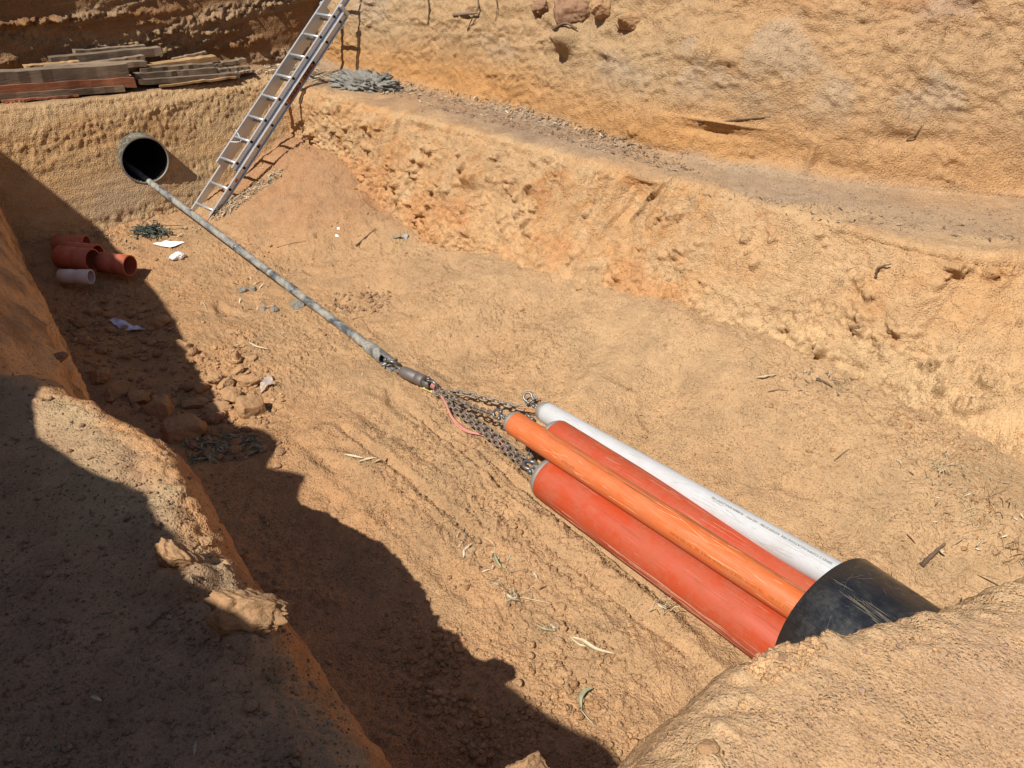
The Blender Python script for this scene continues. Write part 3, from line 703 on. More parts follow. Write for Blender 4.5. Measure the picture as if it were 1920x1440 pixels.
M_CLEAR, _, _b = nmat('clear_plastic', 0.15, 0.5); _b.inputs['Base Color'].default_value = (0.72, 0.58, 0.46, 1); _b.inputs['Transmission Weight'].default_value = 0.55
M_NET = plastic('green_net', (0.014, 0.035, 0.028), 0.8, 1.0, (0.22, 0.19, 0.12), (30, 30, 30))
def wood(name, c1, c2):
    m, nt, b = nmat(name, 0.85, 0.15)
    co = objco(nt, (1.2, 14, 14)); n1 = noise(nt, 4, 6, .7, co, .5); n2 = noise(nt, 2.5, 4, .6, objco(nt))
    c = mixc(nt, ramp(nt, n1, [(0.35, 0.0), (0.65, 1.0)]), c1, c2)
    c = mixc(nt, .8, c, ramp(nt, n2, [(0.35, 0.55), (0.65, 1.2)]), 'MULTIPLY')
    nt.links.new(c, b.inputs['Base Color']); nt.links.new(bump(nt, n1, .5, .006), b.inputs['Normal'])
    return m
W_DARK = wood('weathered_dark_timber', (0.14, 0.105, 0.075), (0.25, 0.185, 0.125))
W_GREY = wood('grey_timber', (0.20, 0.14, 0.095), (0.29, 0.21, 0.14))
W_TAN = wood('fresh_tan_timber', (0.36, 0.22, 0.11), (0.46, 0.29, 0.145))
W_RED = wood('red_brown_timber', (0.27, 0.10, 0.055), (0.36, 0.16, 0.085))
W_BARK = wood('dark_bark', (0.10, 0.065, 0.045), (0.18, 0.12, 0.08))

# ---- pipes with printed lines
def text_mesh(txt, size):
    c = bpy.data.curves.new('txt', 'FONT'); c.body = txt; c.size = size; c.resolution_u = 2; c.extrude = 0
    o = bpy.data.objects.new('txt', c); COL.objects.link(o)
    dg = bpy.context.evaluated_depsgraph_get(); me = bpy.data.meshes.new_from_object(o.evaluated_get(dg))
    V = np.array([v.co[:] for v in me.vertices]); F = [tuple(p.vertices) for p in me.polygons]
    bpy.data.objects.remove(o); bpy.data.curves.remove(c); bpy.data.meshes.remove(me)
    return V, F
def wrap_text(txt, size, A, B, r, s0, phi, mat, parent, stretch=1.0, name='printed_text', rev=True):
    V, F = text_mesh(txt, size)
    if len(V) == 0: return
    A = np.asarray(A, float); B = np.asarray(B, float); a = (B-A)/np.linalg.norm(B-A)
    e1 = -np.cross([0, 0, 1.0], a); e1 /= np.linalg.norm(e1); e2 = np.cross(e1, a)
    s = (s0-V[:, 0]*stretch) if rev else (s0+V[:, 0]*stretch)
    # text up points towards e1 side
    ph = phi+(V[:, 1])/r*(1 if rev else -1)*SGN
    Wv = A+a*s[:, None]+(r+0.0012)*(np.cos(ph)[:, None]*e2+np.sin(ph)[:, None]*e1)
    me = bpy.data.meshes.new(name); me.from_pydata(Wv.tolist(), [], F); me.materials.append(mat)
    o = link(name, me); par(o, parent); return o
def pipe(name, A, B, r, mat, label, headlen=0.05, cat='pipe', noz=0.55, group=None):
    A = np.asarray(A, float); B = np.asarray(B, float); L = np.linalg.norm(B-A); a = (B-A)/L
    root = thing(name, (A[0], A[1], A[2]-r), label, cat, group)
    n = 60; prof = [(0.0, r*0.90), (0.0, r-0.002), (0.003, r)]+[(0.003+(L-.003)*k/n, r) for k in range(1, n+1)]
    m = MB().lathe(A, a, prof, 64); o = m.build('pipe_wall', mat); par(o, root)
    h = MB().lathe(A, a, [(-headlen*1.25, 0.0), (-headlen*1.25, r*noz*.8), (-headlen*1.15, r*noz), (-headlen*.75, r*.84), (-headlen*.35, r*.95), (-0.006, r*0.985), (-.005, r*.90), (0.004, r*.90)], 48)
    o = h.build('pulling_head', M_HEAD); par(o, root)
    return root, A, B, a
def ring_pts(c, u, v, ru, rv, n=28):
    t = np.linspace(0, 2*math.pi, n, endpoint=False)
    return np.asarray(c)+np.cos(t)[:, None]*np.asarray(u)*ru+np.sin(t)[:, None]*np.asarray(v)*rv
SGN = 1
RA, RB = np.array([2.58, 2.70, .155]), np.array([2.583, .35, .235])
MA, MBB = np.array([2.885, 2.98, .155]), np.array([2.925, .35, .24])
OA, OB = np.array([2.612, 3.085, .36]), np.array([2.678, .35, .445])
WA, WB = np.array([3.097, 3.30, .10]), np.array([2.955, .35, .50])
red1, _, _, aR = pipe('conduit_pipe', RA, RB, .145, M_REDP, 'red plastic pipe lying lowest and nearest in the bundle, grey steel cap on its end', .07)
red2, _, _, aM = pipe('conduit_pipe', MA, MBB, .14, M_REDP, 'red plastic pipe squeezed between the orange pipe and the white pipe', .06)
ora, _, _, aO = pipe('conduit_pipe', OA, OB, .081, M_ORP, 'slim orange plastic pipe resting on top of the two red pipes', .05)
whi, _, _, aW = pipe('conduit_pipe', WA, WB, .078, M_WHP, 'scuffed white plastic pipe at the far right side of the bundle', .07)
def eye(root, A, a, r, off, R1, tw, roll=0.0):
    """steel pulling eye welded to a head"""
    up = np.cross(np.cross(a, [0, 0, 1.0]), a); up /= np.linalg.norm(up); sd = np.cross(a, up)
    u = up*math.cos(roll)+sd*math.sin(roll)
    c = np.asarray(A)-a*off
    m = MB().tube(ring_pts(c, a, u, R1*1.25, R1), tw, 10, closed=True)
    o = m.build('pulling_eye', M_HEAD); par(o, root); return c
eR = eye(red1, RA, aR, .145, .115, .035, .016, 1.35)
eM = eye(red2, MA, aM, .14, .10, .032, .013, 1.3)
eO = eye(ora, OA, aO, .08, .065, .022, .010, 1.3)
eW = eye(whi, WA, aW, .078, .07, .022, .011, .6)
wrap_text('VINIDEX  RECYCLED PVC PIPE    13 11 09 375    SERIES 2 COMMUNICATIONS PIPE  AS/NZS 61386    HD PVC    RUBBER RING JOINT 100', .020, WA, WB, .078, 2.72, .12, M_INK, whi, 1.0)
wrap_text('VINIDEX', .030, WA, WB, .078, 2.60+.18, .02, M_INK, whi, 1.0)
wrap_text('PIPE  13 11 09 PE ELECTRICAL 2H 100 PN 12.5  ISO 9001    150  DN 160  MADE IN AUSTRALIA  PE 80 B  100    PVC PIPE 09 PIPE', .020, OA, OB, .081, 2.42, 1.15, M_INKB, ora, .98)
wrap_text('ELECTRICAL', .022, OA, OB, .081, .62, 1.1, M_INKB, ora, .9)
wrap_text('1 1 3 2 9 5 1 1 PIPE 13 11 09 375 HD  ELECTRICAL CABLES BELOW 200 2H 13 11 09 ORANGE CONDUIT', .014, RA, RB, .145, 1.35, 1.55, M_INKW, red1, 1.1)

def scuffs(parent, A, B, r, n, col, seed, s0=.1, s1=2.4, p0=-.6, p1=1.9, L=.2, wd=.0012, ang=.03):
    rg = np.random.default_rng(seed); A = np.asarray(A, float); B = np.asarray(B, float); a = (B-A)/np.linalg.norm(B-A)
    e1 = -np.cross([0, 0, 1.0], a); e1 /= np.linalg.norm(e1); e2 = np.cross(e1, a); m = MB()
    for k in range(n):
        s_, ph = rg.uniform(s0, s1), rg.uniform(p0, p1); l_ = L*(.2+1.3*rg.random()**2); dp = rg.normal()*ang*l_/r; pts = []
        for j in range(6):
            t = j/5; q = ph+dp*t+rg.normal()*.006; pts.append(A+a*(s_+l_*t)+(r-.0003)*(math.cos(q)*e2+math.sin(q)*e1))
        w_ = wd*(.5+rg.random()); m.tube(pts, [w_*.15, w_, w_*.7, w_, w_*.6, w_*.1], 4)
    mt, _, b_ = nmat('scuff', .8, .1); b_.inputs['Base Color'].default_value = (*col, 1)
    par(m.build('scuff_marks', mt), parent)
scuffs(red1, RA, RB, .145, 34, (.44, .18, .12), 1); scuffs(red1, RA, RB, .145, 26, (.20, .06, .04), 2, L=.5)
scuffs(red1, RA, RB, .145, 46, (.36, .22, .14), 12, p0=1.5, p1=1.95, L=.5, wd=.0018)
scuffs(red2, MA, MBB, .14, 40, (.50, .22, .15), 3, p1=1.0); scuffs(ora, OA, OB, .081, 50, (.62, .34, .19), 4, p0=-.5, p1=1.6, ang=.1)
scuffs(ora, OA, OB, .081, 40, (.20, .075, .03), 5, s0=.7, s1=2.2, p0=-.62, p1=-.28, L=.4, wd=.0022)
scuffs(ora, OA, OB, .081, 12, (.16, .06, .03), 15, s0=.3, s1=1.0, p0=-.1, p1=.1, L=.3, wd=.0014)
scuffs(whi, WA, WB, .078, 120, (.22, .22, .22), 6, L=.13, wd=.0008, ang=.15); scuffs(whi, WA, WB, .078, 30, (.34, .29, .20), 7, L=.3)

# ---- near casing
cx, cy, cz, cr = 2.737, .899, .367, .355
yw, pt = .155, -.093
ca = -np.array([math.sin(yw)*math.cos(pt), math.cos(yw)*math.cos(pt), math.sin(pt)])
root = thing('casing_pipe', (cx, cy, 0), 'wide black plastic casing pipe swallowing the coloured pipes in the foreground', 'pipe')
o = MB().lathe((cx, cy, cz), ca, [(0, cr-.030), (-.004, cr-.02), (-.004, cr-.008), (0, cr)]+[(k*.12, cr) for k in range(1, 14)], 96).build('casing_wall', M_BLK); par(o, root)
o = MB().lathe((cx, cy, cz), ca, [(1.5, cr-.031), (0.001, cr-.031)], 96).build('casing_lining', M_INS); par(o, root)
m = MB()
rng = np.random.default_rng(5)
e1 = np.cross(ca, [0, 0, 1.0]); e1 /= np.linalg.norm(e1); e2 = np.cross(e1, ca)
if e2[2] < 0: e2 = -e2
def scratch(mb, phi, s0, L, wd, dphi=0.0):
    pts = []
    for k in range(6):
        t = k/5; ph = phi+dphi*t; pts.append(np.array([cx, cy, cz])+ca*(s0+L*t)+(cr+.0003)*(math.cos(ph)*e2+math.sin(ph)*e1))
    mb.tube(pts, [wd*.2, wd, wd*.8, wd, wd*.7, wd*.1], 4)
sgnx = -1 if (e1[0] > 0) else 1
for k in range(30): scratch(m, sgnx*(.28+rng.normal()*.04), .03+rng.random()*.45, .04+rng.random()*.16, .0007+.001*rng.random(), .03*rng.normal())
for k in range(55): scratch(m, sgnx*(rng.random()*1.1-.35), .05+rng.random()*.6, .01+rng.random()*.04, .0005, rng.normal()*.12)
o = m.build('scuff_marks', nmat('scuff', .8)[0]); o.data.materials[0].node_tree.nodes['Principled BSDF'].inputs['Base Color'].default_value = (.20, .165, .12, 1); par(o, root)

# ---- far casing in the end wall
fc = np.array([2.236, 8.75, .786]); fa = np.array([-.02, 1, 0.01]); fa /= np.linalg.norm(fa); fr = .2505
root = thing('casing_pipe', fc-np.array([0, 0, fr]), 'dusty black casing pipe poking out of the far earth wall with a rod leaving it', 'pipe')
o = MB().lathe(fc, fa, [(0, fr-.016), (0, fr), (.6, fr), (1.2, fr)], 72).build('casing_wall', M_CASO); par(o, root)
o = MB().lathe(fc, fa, [(1.4, 0), (1.4, fr-.016), (.0, fr-.017)], 72).build('casing_lining', M_INS); par(o, root)
o = MB().lathe(fc, fa, [(.012, fr-.018), (-.001, fr-.017), (-.003, fr-.010), (-.001, fr-.002)], 72).build('casing_rim', M_HEAD); par(o, root)

# ---- drill rod
r0 = aty(283, 343, 8.75); r0[2] -= .0
r1 = atz(694, 652, .062)
dr = (r1-r0)/np.linalg.norm(r1-r0); r00 = r0-dr*.75
root = thing('drill_rod', (r1[0], r1[1], 0), 'long straight mud-smeared grey drill rod running from the far casing across the pit floor', 'drill rod')
L = np.linalg.norm(r1-r00); nseg = 60
o = MB().tube([r00+dr*L*k/nseg for k in range(nseg+1)], .034, 28).build('rod_tube', M_ROD); par(o, root)
Lr = np.linalg.norm(r1-r0)
def onrod(px):    # parameter of the rod point seen at a column of the photo
    best = min(range(0, 2001), key=lambda k: abs(960+FPX*(((r0+dr*Lr*k/2000)-CO)@CR)/(((r0+dr*Lr*k/2000)-CO)@CF)-px))
    return r0+dr*Lr*best/2000
for px in (448, 545, 672):
    c = onrod(px)
    o = MB().lathe(c-dr*.05, dr, [(0, .033), (.006, .040), (.032, .041), (.036, .036), (.042, .036), (.046, .041), (.10, .0405), (.115, .034)], 28).build('rod_joint', M_ROD); par(o, root)
# ---- towing sleeve with a slotted open end
s1 = atz(735, 684, .075); ds = (s1-r1)/np.linalg.norm(s1-r1)
root = thing('towing_sleeve', (s1[0], s1[1], 0), 'thick grey steel towing sleeve with slotted open end on the rod tip', 'towing sleeve')
Ls = np.linalg.norm(s1-r1)
o = MB().lathe(r1-ds*.06, ds, [(0, .034), (.02, .050), (.10, .052), (.102, .047), (.112, .047), (.114, .053), (Ls*.62+.06, .053), (Ls*.62+.065, .038), (Ls*.5, .036)], 32).build('sleeve_body', M_ROD); par(o, root)
u = np.cross(ds, [0, 0, 1.0]); u /= np.linalg.norm(u); v = np.cross(u, ds)
for ang in (0.2, 0.2+math.pi):    # two fork cheeks
    mb = MB(); rows = []
    na = 9; Lf = Ls*.40+.02; base = r1+ds*(Ls*.6)
    for rr_ in (.053, .038):
        for ss_ in (0, Lf*.6, Lf):
            tt = np.linspace(-.62, .62, na)*(1 if ss_ < Lf else .7)+ang+math.pi/2
            rows.append(base+ds*ss_+rr_*(np.cos(tt)[:, None]*u+np.sin(tt)[:, None]*v))
    V = np.concatenate(rows); Q = []
    def idx(k, j): return k*na+j
    for k in (0, 1):
        for j in range(na-1): Q.append((idx(k, j), idx(k, j+1), idx(k+1, j+1), idx(k+1, j))); Q.append((idx(k+3, j), idx(k+4, j), idx(k+4, j+1), idx(k+3, j+1)))
        Q.append((idx(k, 0), idx(k+1, 0), idx(k+4, 0), idx(k+3, 0))); Q.append((idx(k, na-1), idx(k+3, na-1), idx(k+4, na-1), idx(k+1, na-1)))
    for j in range(na-1): Q.append((idx(2, j), idx(2, j+1), idx(5, j+1), idx(5, j)))
    mb.add(V, Q); o = mb.build('fork_cheek', M_ROD); par(o, root)
o = MB().tube([base+ds*Lf*.6-u*.075, base+ds*Lf*.6+u*.07], .011, 12).build('pin', M_SHACK); par(o, root)

# ---- shackle : bow + pin
def curve_pts(P, n=40):
    P = np.asarray(P, float); k = np.linspace(0, len(P)-1, n); out = []
    for t in k:
        i = min(int(t), len(P)-2); f = t-i
        p0 = P[max(i-1, 0)]; p1 = P[i]; p2 = P[i+1]; p3 = P[min(i+2, len(P)-1)]
        out.append(.5*((2*p1)+(-p0+p2)*f+(2*p0-5*p1+4*p2-p3)*f*f+(-p0+3*p1-3*p2+p3)*f**3))
    return np.array(out)
def shackle(c, fwd, up, size, label, group=None, pinmat=None):
    """c: middle of the pin; fwd: towards the bow top; up: pin direction"""
    size *= 1.22; c = np.asarray(c, float); f = np.asarray(fwd, float); f /= np.linalg.norm(f)
    q = np.asarray(up, float); q = q-f*(q@f); q /= np.linalg.norm(q); s = size
    root = thing('shackle', c, label, 'shackle', group)
    pts = [c-q*s*.42-f*s*.05, c-q*s*.42+f*s*.25, c-q*s*.58+f*s*.7, c-q*s*.42+f*s*1.12, c+f*s*1.32, c+q*s*.42+f*s*1.12, c+q*s*.58+f*s*.7, c+q*s*.42+f*s*.25, c+q*s*.42-f*s*.05]
    m = MB().tube(curve_pts(pts), s*.17, 12)
    for e in (-1, 1):
        m.lathe(c+q*s*(e*.42-.16), q, [(0, 0), (0, s*.24), (s*.03, s*.28), (s*.29, s*.28), (s*.32, s*.24), (s*.32, 0)], 18)
    o = m.build('bow', M_SHACK); par(o, root)
    m = MB().tube([c-q*s*.66, c+q*s*.72], s*.145, 12)
    m.lathe(c+q*s*.62, q, [(0, 0), (0, s*.24), (s*.18, s*.24), (s*.18, 0)], 6)
    g = np.cross(f, q)
    m.tube(ring_pts(c-q*s*.86, q, f, s*.17, s*.17, 16), s*.07, 8, closed=True)
    o = m.build('pin', pinmat or M_SHACK); par(o, root)
    return root
UP = np.array([0, 0, 1.0])
# swivel between sleeve and chains
w0 = atz(756, 697, .10); w1 = atz(798, 716, .125); dw = (w1-w0)/np.linalg.norm(w1-w0); Lw = np.linalg.norm(w1-w0)
sidev = np.cross(dw, UP); sidev /= np.linalg.norm(sidev)
root = thing('swivel', (w0[0], w0[1], 0), 'rough dark steel swivel barrel between the towing sleeve and the chains', 'swivel')
o = MB().lathe(w0, dw, [(-.03, 0), (-.03, .026), (-.01, .040), (0.005, .046), (.01, .048), (Lw*.60, .048), (Lw*.62, .042), (Lw*.64, .042), (Lw*.66, .048), (Lw*.92, .048), (Lw*.95, .040), (Lw*.95, 0)], 32).build('swivel_body', M_SWIV); par(o, root)
o = MB().tube(ring_pts(w0-dw*.055, dw, sidev, .038, .026), .011, 10, closed=True).build('swivel_eye', M_SWIV); par(o, root)
for e in (-1, 1):
    o = MB().box(w1+dw*.03+sidev*e*.028, dw, sidev, np.cross(dw, sidev), .035, .010, .026, .006).build('swivel_jaw', M_SWIV); par(o, root)
shackle(s1+ds*(-.035)+UP*.015, dw*.9+UP*.12, sidev+UP*.9, .058, 'large grey bow shackle hooking the swivel eye to the towing sleeve', None)
shackle(w1+dw*.045+UP*.01, dw*.9-UP*.15, UP+sidev*.2, .055, 'dark bow shackle with upright pin joining the swivel to the bunched chains', None)
hub = w1+dw*.13-UP*.035
mL = [s1*.4+w0*.6, w0]
tl = tag(MB().tube(ring_pts(s1*.35+w0*.65+UP*.01, ds, UP*.8+sidev*.6, .05, .028), .010, 10, closed=True).build('connector_link', M_SHACK), 'single fat grey steel link sitting between the big shackle and the swivel', 'chain link')

# ---- chains
def link_mesh(pitch, d):
    hw = d*1.2; hl = pitch*.5+d*.5-hw; pts = []
    for k in range(10):
        t = -math.pi/2+math.pi*k/9; pts.append((hl+hw*math.cos(t), hw*math.sin(t), 0))
    for k in range(10):
        t = math.pi/2+math.pi*k/9; pts.append((-hl+hw*math.cos(t), hw*math.sin(t), 0))
    m = MB().tube(pts, d*.5, 8, closed=True)
    return npmesh('chain_link', np.concatenate(m.V), np.concatenate(m.Q), M_CHAIN)
PITCH_L = .048; LINKME = link_mesh(PITCH_L, .0145)
def chain(pts, label, group='lifting chains between swivel and pipe ends', seed=0, rusty_end=False):
    c = curve_pts(pts, 200); seg = np.linalg.norm(np.diff(c, axis=0), axis=1); cum = np.concatenate([[0], np.cumsum(seg)])
    n = int(cum[-1]/PITCH_L); rg = np.random.default_rng(seed)
    root = thing('chain', c[0], label, 'chain', group)
    for k in range(n+1):
        s = k*PITCH_L; p = np.array([np.interp(s, cum, c[:, i]) for i in range(3)])
        p2 = np.array([np.interp(min(s+.01, cum[-1]), cum, c[:, i]) for i in range(3)]); p1 = np.array([np.interp(max(s-.01, 0), cum, c[:, i]) for i in range(3)])
        t = p2-p1; t /= np.linalg.norm(t); a = np.cross(UP, t); a /= np.linalg.norm(a); b = np.cross(t, a)
        ro = (k % 2)*math.pi/2+.75+rg.normal()*.12
        y = a*math.cos(ro)+b*math.sin(ro); z = np.cross(t, y)
        o = bpy.data.objects.new('link', LINKME); COL.objects.link(o)
        Mx = Matrix.Identity(4)
        for i in range(3): Mx[i][0] = t[i]; Mx[i][1] = y[i]; Mx[i][2] = z[i]; Mx[i][3] = p[i]
        o.parent = root; o.matrix_parent_inverse = Matrix.Translation(-root.location); o.matrix_basis = Mx
    return root
endW = WA-aW*.20+UP*.03; endO = OA-aO*.17; endR = RA-aR*.23+UP*.0; endM = MA-aM*.19
endR[2] = .13; endM[2] = .13
h = hub
chain([h+sidev*.0, atz(870, 737, .13), atz(920, 750, .125), atz(982, 766, .11)], 'rightmost chain stretching to the shackles at the white pipe', seed=1)
chain([h+UP*.012, atz(862, 752, .16), atz(890, 764, .20), atz(928, 778, .30)], 'middle chain rising to the shackles of the orange pipe', seed=2)
chain([h-UP*.01-sidev*.015, atz(853, 768, .09), atz(900, 806, .09), atz(945, 843, .10), atz(985, 876, .13)], 'lower left chain running down to the nearest red pipe cap', seed=3)
chain([h+sidev*.012-UP*.012, atz(862, 764, .07), atz(912, 803, .06), atz(955, 838, .07), atz(990, 858, .09), endM], 'chain doubled beside the lower left one, vanishing under the orange pipe', seed=4)
tag(MB().tube(ring_pts(atz(990, 768, .11), atz(1000, 768, .11)-atz(980, 765, .11), UP*1.0, 1.0, .013), .006, 8, closed=True).build('connector_link', M_RUSTL), 'orange rusty link joining the rightmost chain to the white pipe shackle', 'chain link')
# shackles at the pipe ends
shackle(eW-aW*.02, -aW+UP*.1, UP*.6+np.cross(aW, UP), .048, 'shackle bolted upright to the eye of the white pipe cap', 'shackles at the pipe ends')
shackle(eW-aW*.115+UP*.025, -aW*.6+UP*.4, np.cross(aW, UP)*.6-UP*.6, .046, 'upper shackle holding the rusty link left of the white pipe', 'shackles at the pipe ends')
shackle(atz(1000, 788, .06), atz(985, 775, .08)-atz(1000, 788, .06), atz(1012, 790, .06)-atz(1000, 780, .06), .044, 'loose shackle lying on the soil under the white pipe end', 'shackles at the pipe ends')
shackle(eO-aO*.015, -aO, np.cross(aO, UP)*.8+UP*.6, .040, 'shackle gripping the eye of the orange pipe cap', 'shackles at the pipe ends')
shackle(eO-aO*.085-UP*.01, -aO-UP*.2, UP*.9-np.cross(aO, UP)*.5, .042, 'shackle with raised pin head left of the orange pipe shackle', 'shackles at the pipe ends')
shackle(eR-aR*.015, -aR, np.cross(aR, UP)+UP*.15, .066, 'big bow shackle straddling the eye of the nearest red pipe', 'shackles at the pipe ends')
shackle(eM-aM*.01, -aM, np.cross(aM, UP)+UP*.1, .048, 'shackle half hidden under the orange pipe at the second red pipe end', 'shackles at the pipe ends')
# red tape and yellow rope
tp = [w1+dw*.10+UP*.02, atz(822, 735, .10), atz(835, 755, .09), atz(848, 782, .06), atz(872, 805, .05), atz(905, 816, .05), atz(930, 826, .06), atz(955, 850, .08)]
c = curve_pts(tp, 60); m = MB().tube(c, .0075, 8).tube(c+np.array([.012, .004, .004])*np.sin(np.linspace(0, 9, 60))[:, None], .006, 8)
for k in range(3):
    q = w1+dw*(.09+.015*k); m.tube(ring_pts(q, sidev, UP, .025, .022, 14), .006, 6, closed=True)
tag(m.build('tie_tape', M_ROPE), 'faded pink red tie tape knotted by the swivel and trailing beside the chains', 'tape')
tag(MB().tube(curve_pts([w1-dw*.02-UP*.02-sidev*.05, atz(790, 724, .07), atz(803, 731, .065), atz(813, 736, .07)], 20), .012, 8).build('rope_end', M_YEL), 'short frayed yellow rope end lying under the swivel', 'rope')

# ---- extension ladder
FR = atz(388, 410, .12); FL = atz(365, 394, .12)
FR = np.array([2.577, 8.267, .19]); LU = np.array([2.28, .388, 1.93]); LU /= np.linalg.norm(LU)
LR = np.cross(LU, [0, 0, 1.0]); LR /= np.linalg.norm(LR)
if LR[1] > 0: LR = -LR
LN = np.cross(LR, LU); LN = LN if LN[2] > 0 else -LN
root = thing('ladder', FR-LR*.17, 'aluminium extension ladder leaning across the far corner of the pit', 'ladder')
def rail(s0, s1, off, nup, depth, out, th=.0035, fl=.026):
    """channel rail; out=+1/-1 web side"""
    c = FR+LR*off+LN*nup; m = MB(); mid = (s0+s1)/2; hl = (s1-s0)/2
    m.box(c+LU*mid-LN*depth/2, LU, LR, LN, hl, th/2, depth/2)
    for nn_ in (0, -depth): m.box(c+LU*mid+LN*(nn_+(th/2 if nn_ == 0 else -th/2))+LR*out*(fl/2-th/2), LU, LR, LN, hl, fl/2, th/2)
    return m
GAP = .335
for off, out in ((0, 1), (-GAP, -1)):
    o = rail(0, 2.84, off, 0, .072, out).build('rail', M_ALU, None, False); par(o, root)
for off, out in ((-.028, 1), (-GAP+.028, -1)):
    o = rail(.62, 4.3, off, .078, .068, out).build('rail', M_ALU, None, False); par(o, root)
def rung(s, off0, off1, nup, plug_off):
    c = FR+LU*s+LN*nup
    o = MB().tube([c+LR*off0, c+LR*off1], .0155, 12).build('rung', M_ALU); par(o, root)
    p = MB().lathe(c+LR*(plug_off+.0), LR, [(0, 0), (0, .015), (.008, .015), (.010, .010), (.010, 0)], 14)
    po = p.build('rung_plug', M_DARK); po.parent = o; po.matrix_parent_inverse = Matrix.Identity(4)
    return o
for k in range(10): rung(.125+.290*k, .004, -GAP-.004, -.036, .003)
for k in range(13): rung(.70+.290*k, -.026, -GAP+.026, .044, -.025)
for off in (0, -GAP):
    o = MB().box(FR+LR*off+LU*.005-LN*.04, LU, LR, LN, .035, .022, .045, .008).build('foot_pad', M_LAB); par(o, root)
def sticker(s0, s1, mat, name, n0=-.066, n1=-.006, lift=.0032):
    c = FR+LR*lift+LU*(s0+s1)/2+LN*(n0+n1)/2
    o = MB().box(c, LU, LR, LN, (s1-s0)/2, .0005, (n1-n0)/2).build(name, mat, None, False); par(o, root); return o
for s0, s1 in ((1.60, 1.86), (1.89, 2.17)):
    a = sticker(s0, s1, M_LAB, 'warning_label')
    for dd, mt in ((0.02, M_LABD), (.030, M_LAB)):
        b = sticker(s0+dd+.03, s1-dd, mt, 'label_frame', -.058+(dd-.02), -.014-(dd-.02), .0032+.0009*(1 if dd < .025 else 2)); b.parent = a; b.matrix_parent_inverse = Matrix.Identity(4)
    for k in range(3):
        b = sticker(s0+.075+.05*k, s0+.115+.05*k, M_LABD, 'label_line', -.045, -.030, .0062); b.parent = a; b.matrix_parent_inverse = Matrix.Identity(4)
sticker(.52, .56, M_REDST, 'small_sticker', -.055, -.03); sticker(.98, 1.03, M_REDST, 'small_sticker', -.055, -.03)
o = MB().box(FR+LR*.012+LU*2.86+LN*.005, LU, LR, LN, .022, .016, .075, .004).build('guide_bracket', M_ALU, None, False); par(o, root)
o = MB().box(FR+LR*(-GAP-.012)+LU*2.86+LN*.005, LU, LR, LN, .022, .016, .075, .004).build('guide_bracket', M_ALU, None, False); par(o, root)
o = MB().tube(curve_pts([FR-LR*GAP+LU*1.05+LN*.09, FR-LR*.24+LU*.98+LN*.03, FR-LR*.2+LU*.93+LN*.07, FR-LR*.3+LU*.9+LN*.08], 20), .004, 6).build('cord', M_PAPER); par(o, root)
def mark(txt, s, n, size, mat):
    V, F = text_mesh(txt, size)
    c = FR+LR*(-GAP+.028+.0025)+LU*s+LN*n
    Wv = c-LU*V[:, :1]*-1+LN*V[:, 1:2]
    me = bpy.data.meshes.new('marking'); me.from_pydata(Wv.tolist(), [], F); me.materials.append(mat); par(link('marking', me), root)
mark('-10', 3.10, .03, .05, M_LABD)

# ---- loose pipe sockets
def socket(p1, p2, r, mat, label, collar=.52, group='loose red sockets'):
    a = hit(*p1)[0]; b = hit(*p2)[0]; zz = max(floor_z(a.x, a.y), floor_z(b.x, b.y))+r-.01
    A = np.array([a.x, a.y, zz]); B = np.array([b.x, b.y, zz])
    # the photo points lie on the axis: push them to axis height
    A = atz(p1[0], p1[1], zz); B = atz(p2[0], p2[1], zz); L = np.linalg.norm(B-A); d = (B-A)/L
    root = thing('pipe_socket', (A+B)/2-np.array([0, 0, r]), label, 'pipe socket', group)
    k = L*collar
    o = MB().lathe(A, d, [(0.002, r-.012), (0, r-.010), (0, r), (k-.03, r), (k-.01, r*.93), (k+.01, r*.93), (k+.03, r*1.0), (L, r*1.0), (L, r-.009), (L-.002, r-.011)], 48).build('socket_wall', mat); par(o, root)
    o = MB().lathe(A, d, [(0.003, r*.93-.011), (L-.003, r*.93-.009)], 48).build('socket_lining', mat); par(o, root)
    return root
socket((104, 458), (163, 457), .085, M_SOCK, 'dark red socket lying farthest back against the shaded bank')
socket((120, 469), (183, 476), .092, M_SOCK, 'red socket wedged behind the biggest red socket')
socket((112, 481), (174, 487), .105, M_SOCK, 'biggest red pipe socket, in the middle of the loose shaded ones')
socket((190, 492), (244, 498), .100, M_SOCK, 'red socket reaching the sunlight with its open end facing out')
socket((114, 518), (171, 519), .068, M_WSOCK, 'pale pinkish white socket with dark mid seam in front of the red ones', .5, None)

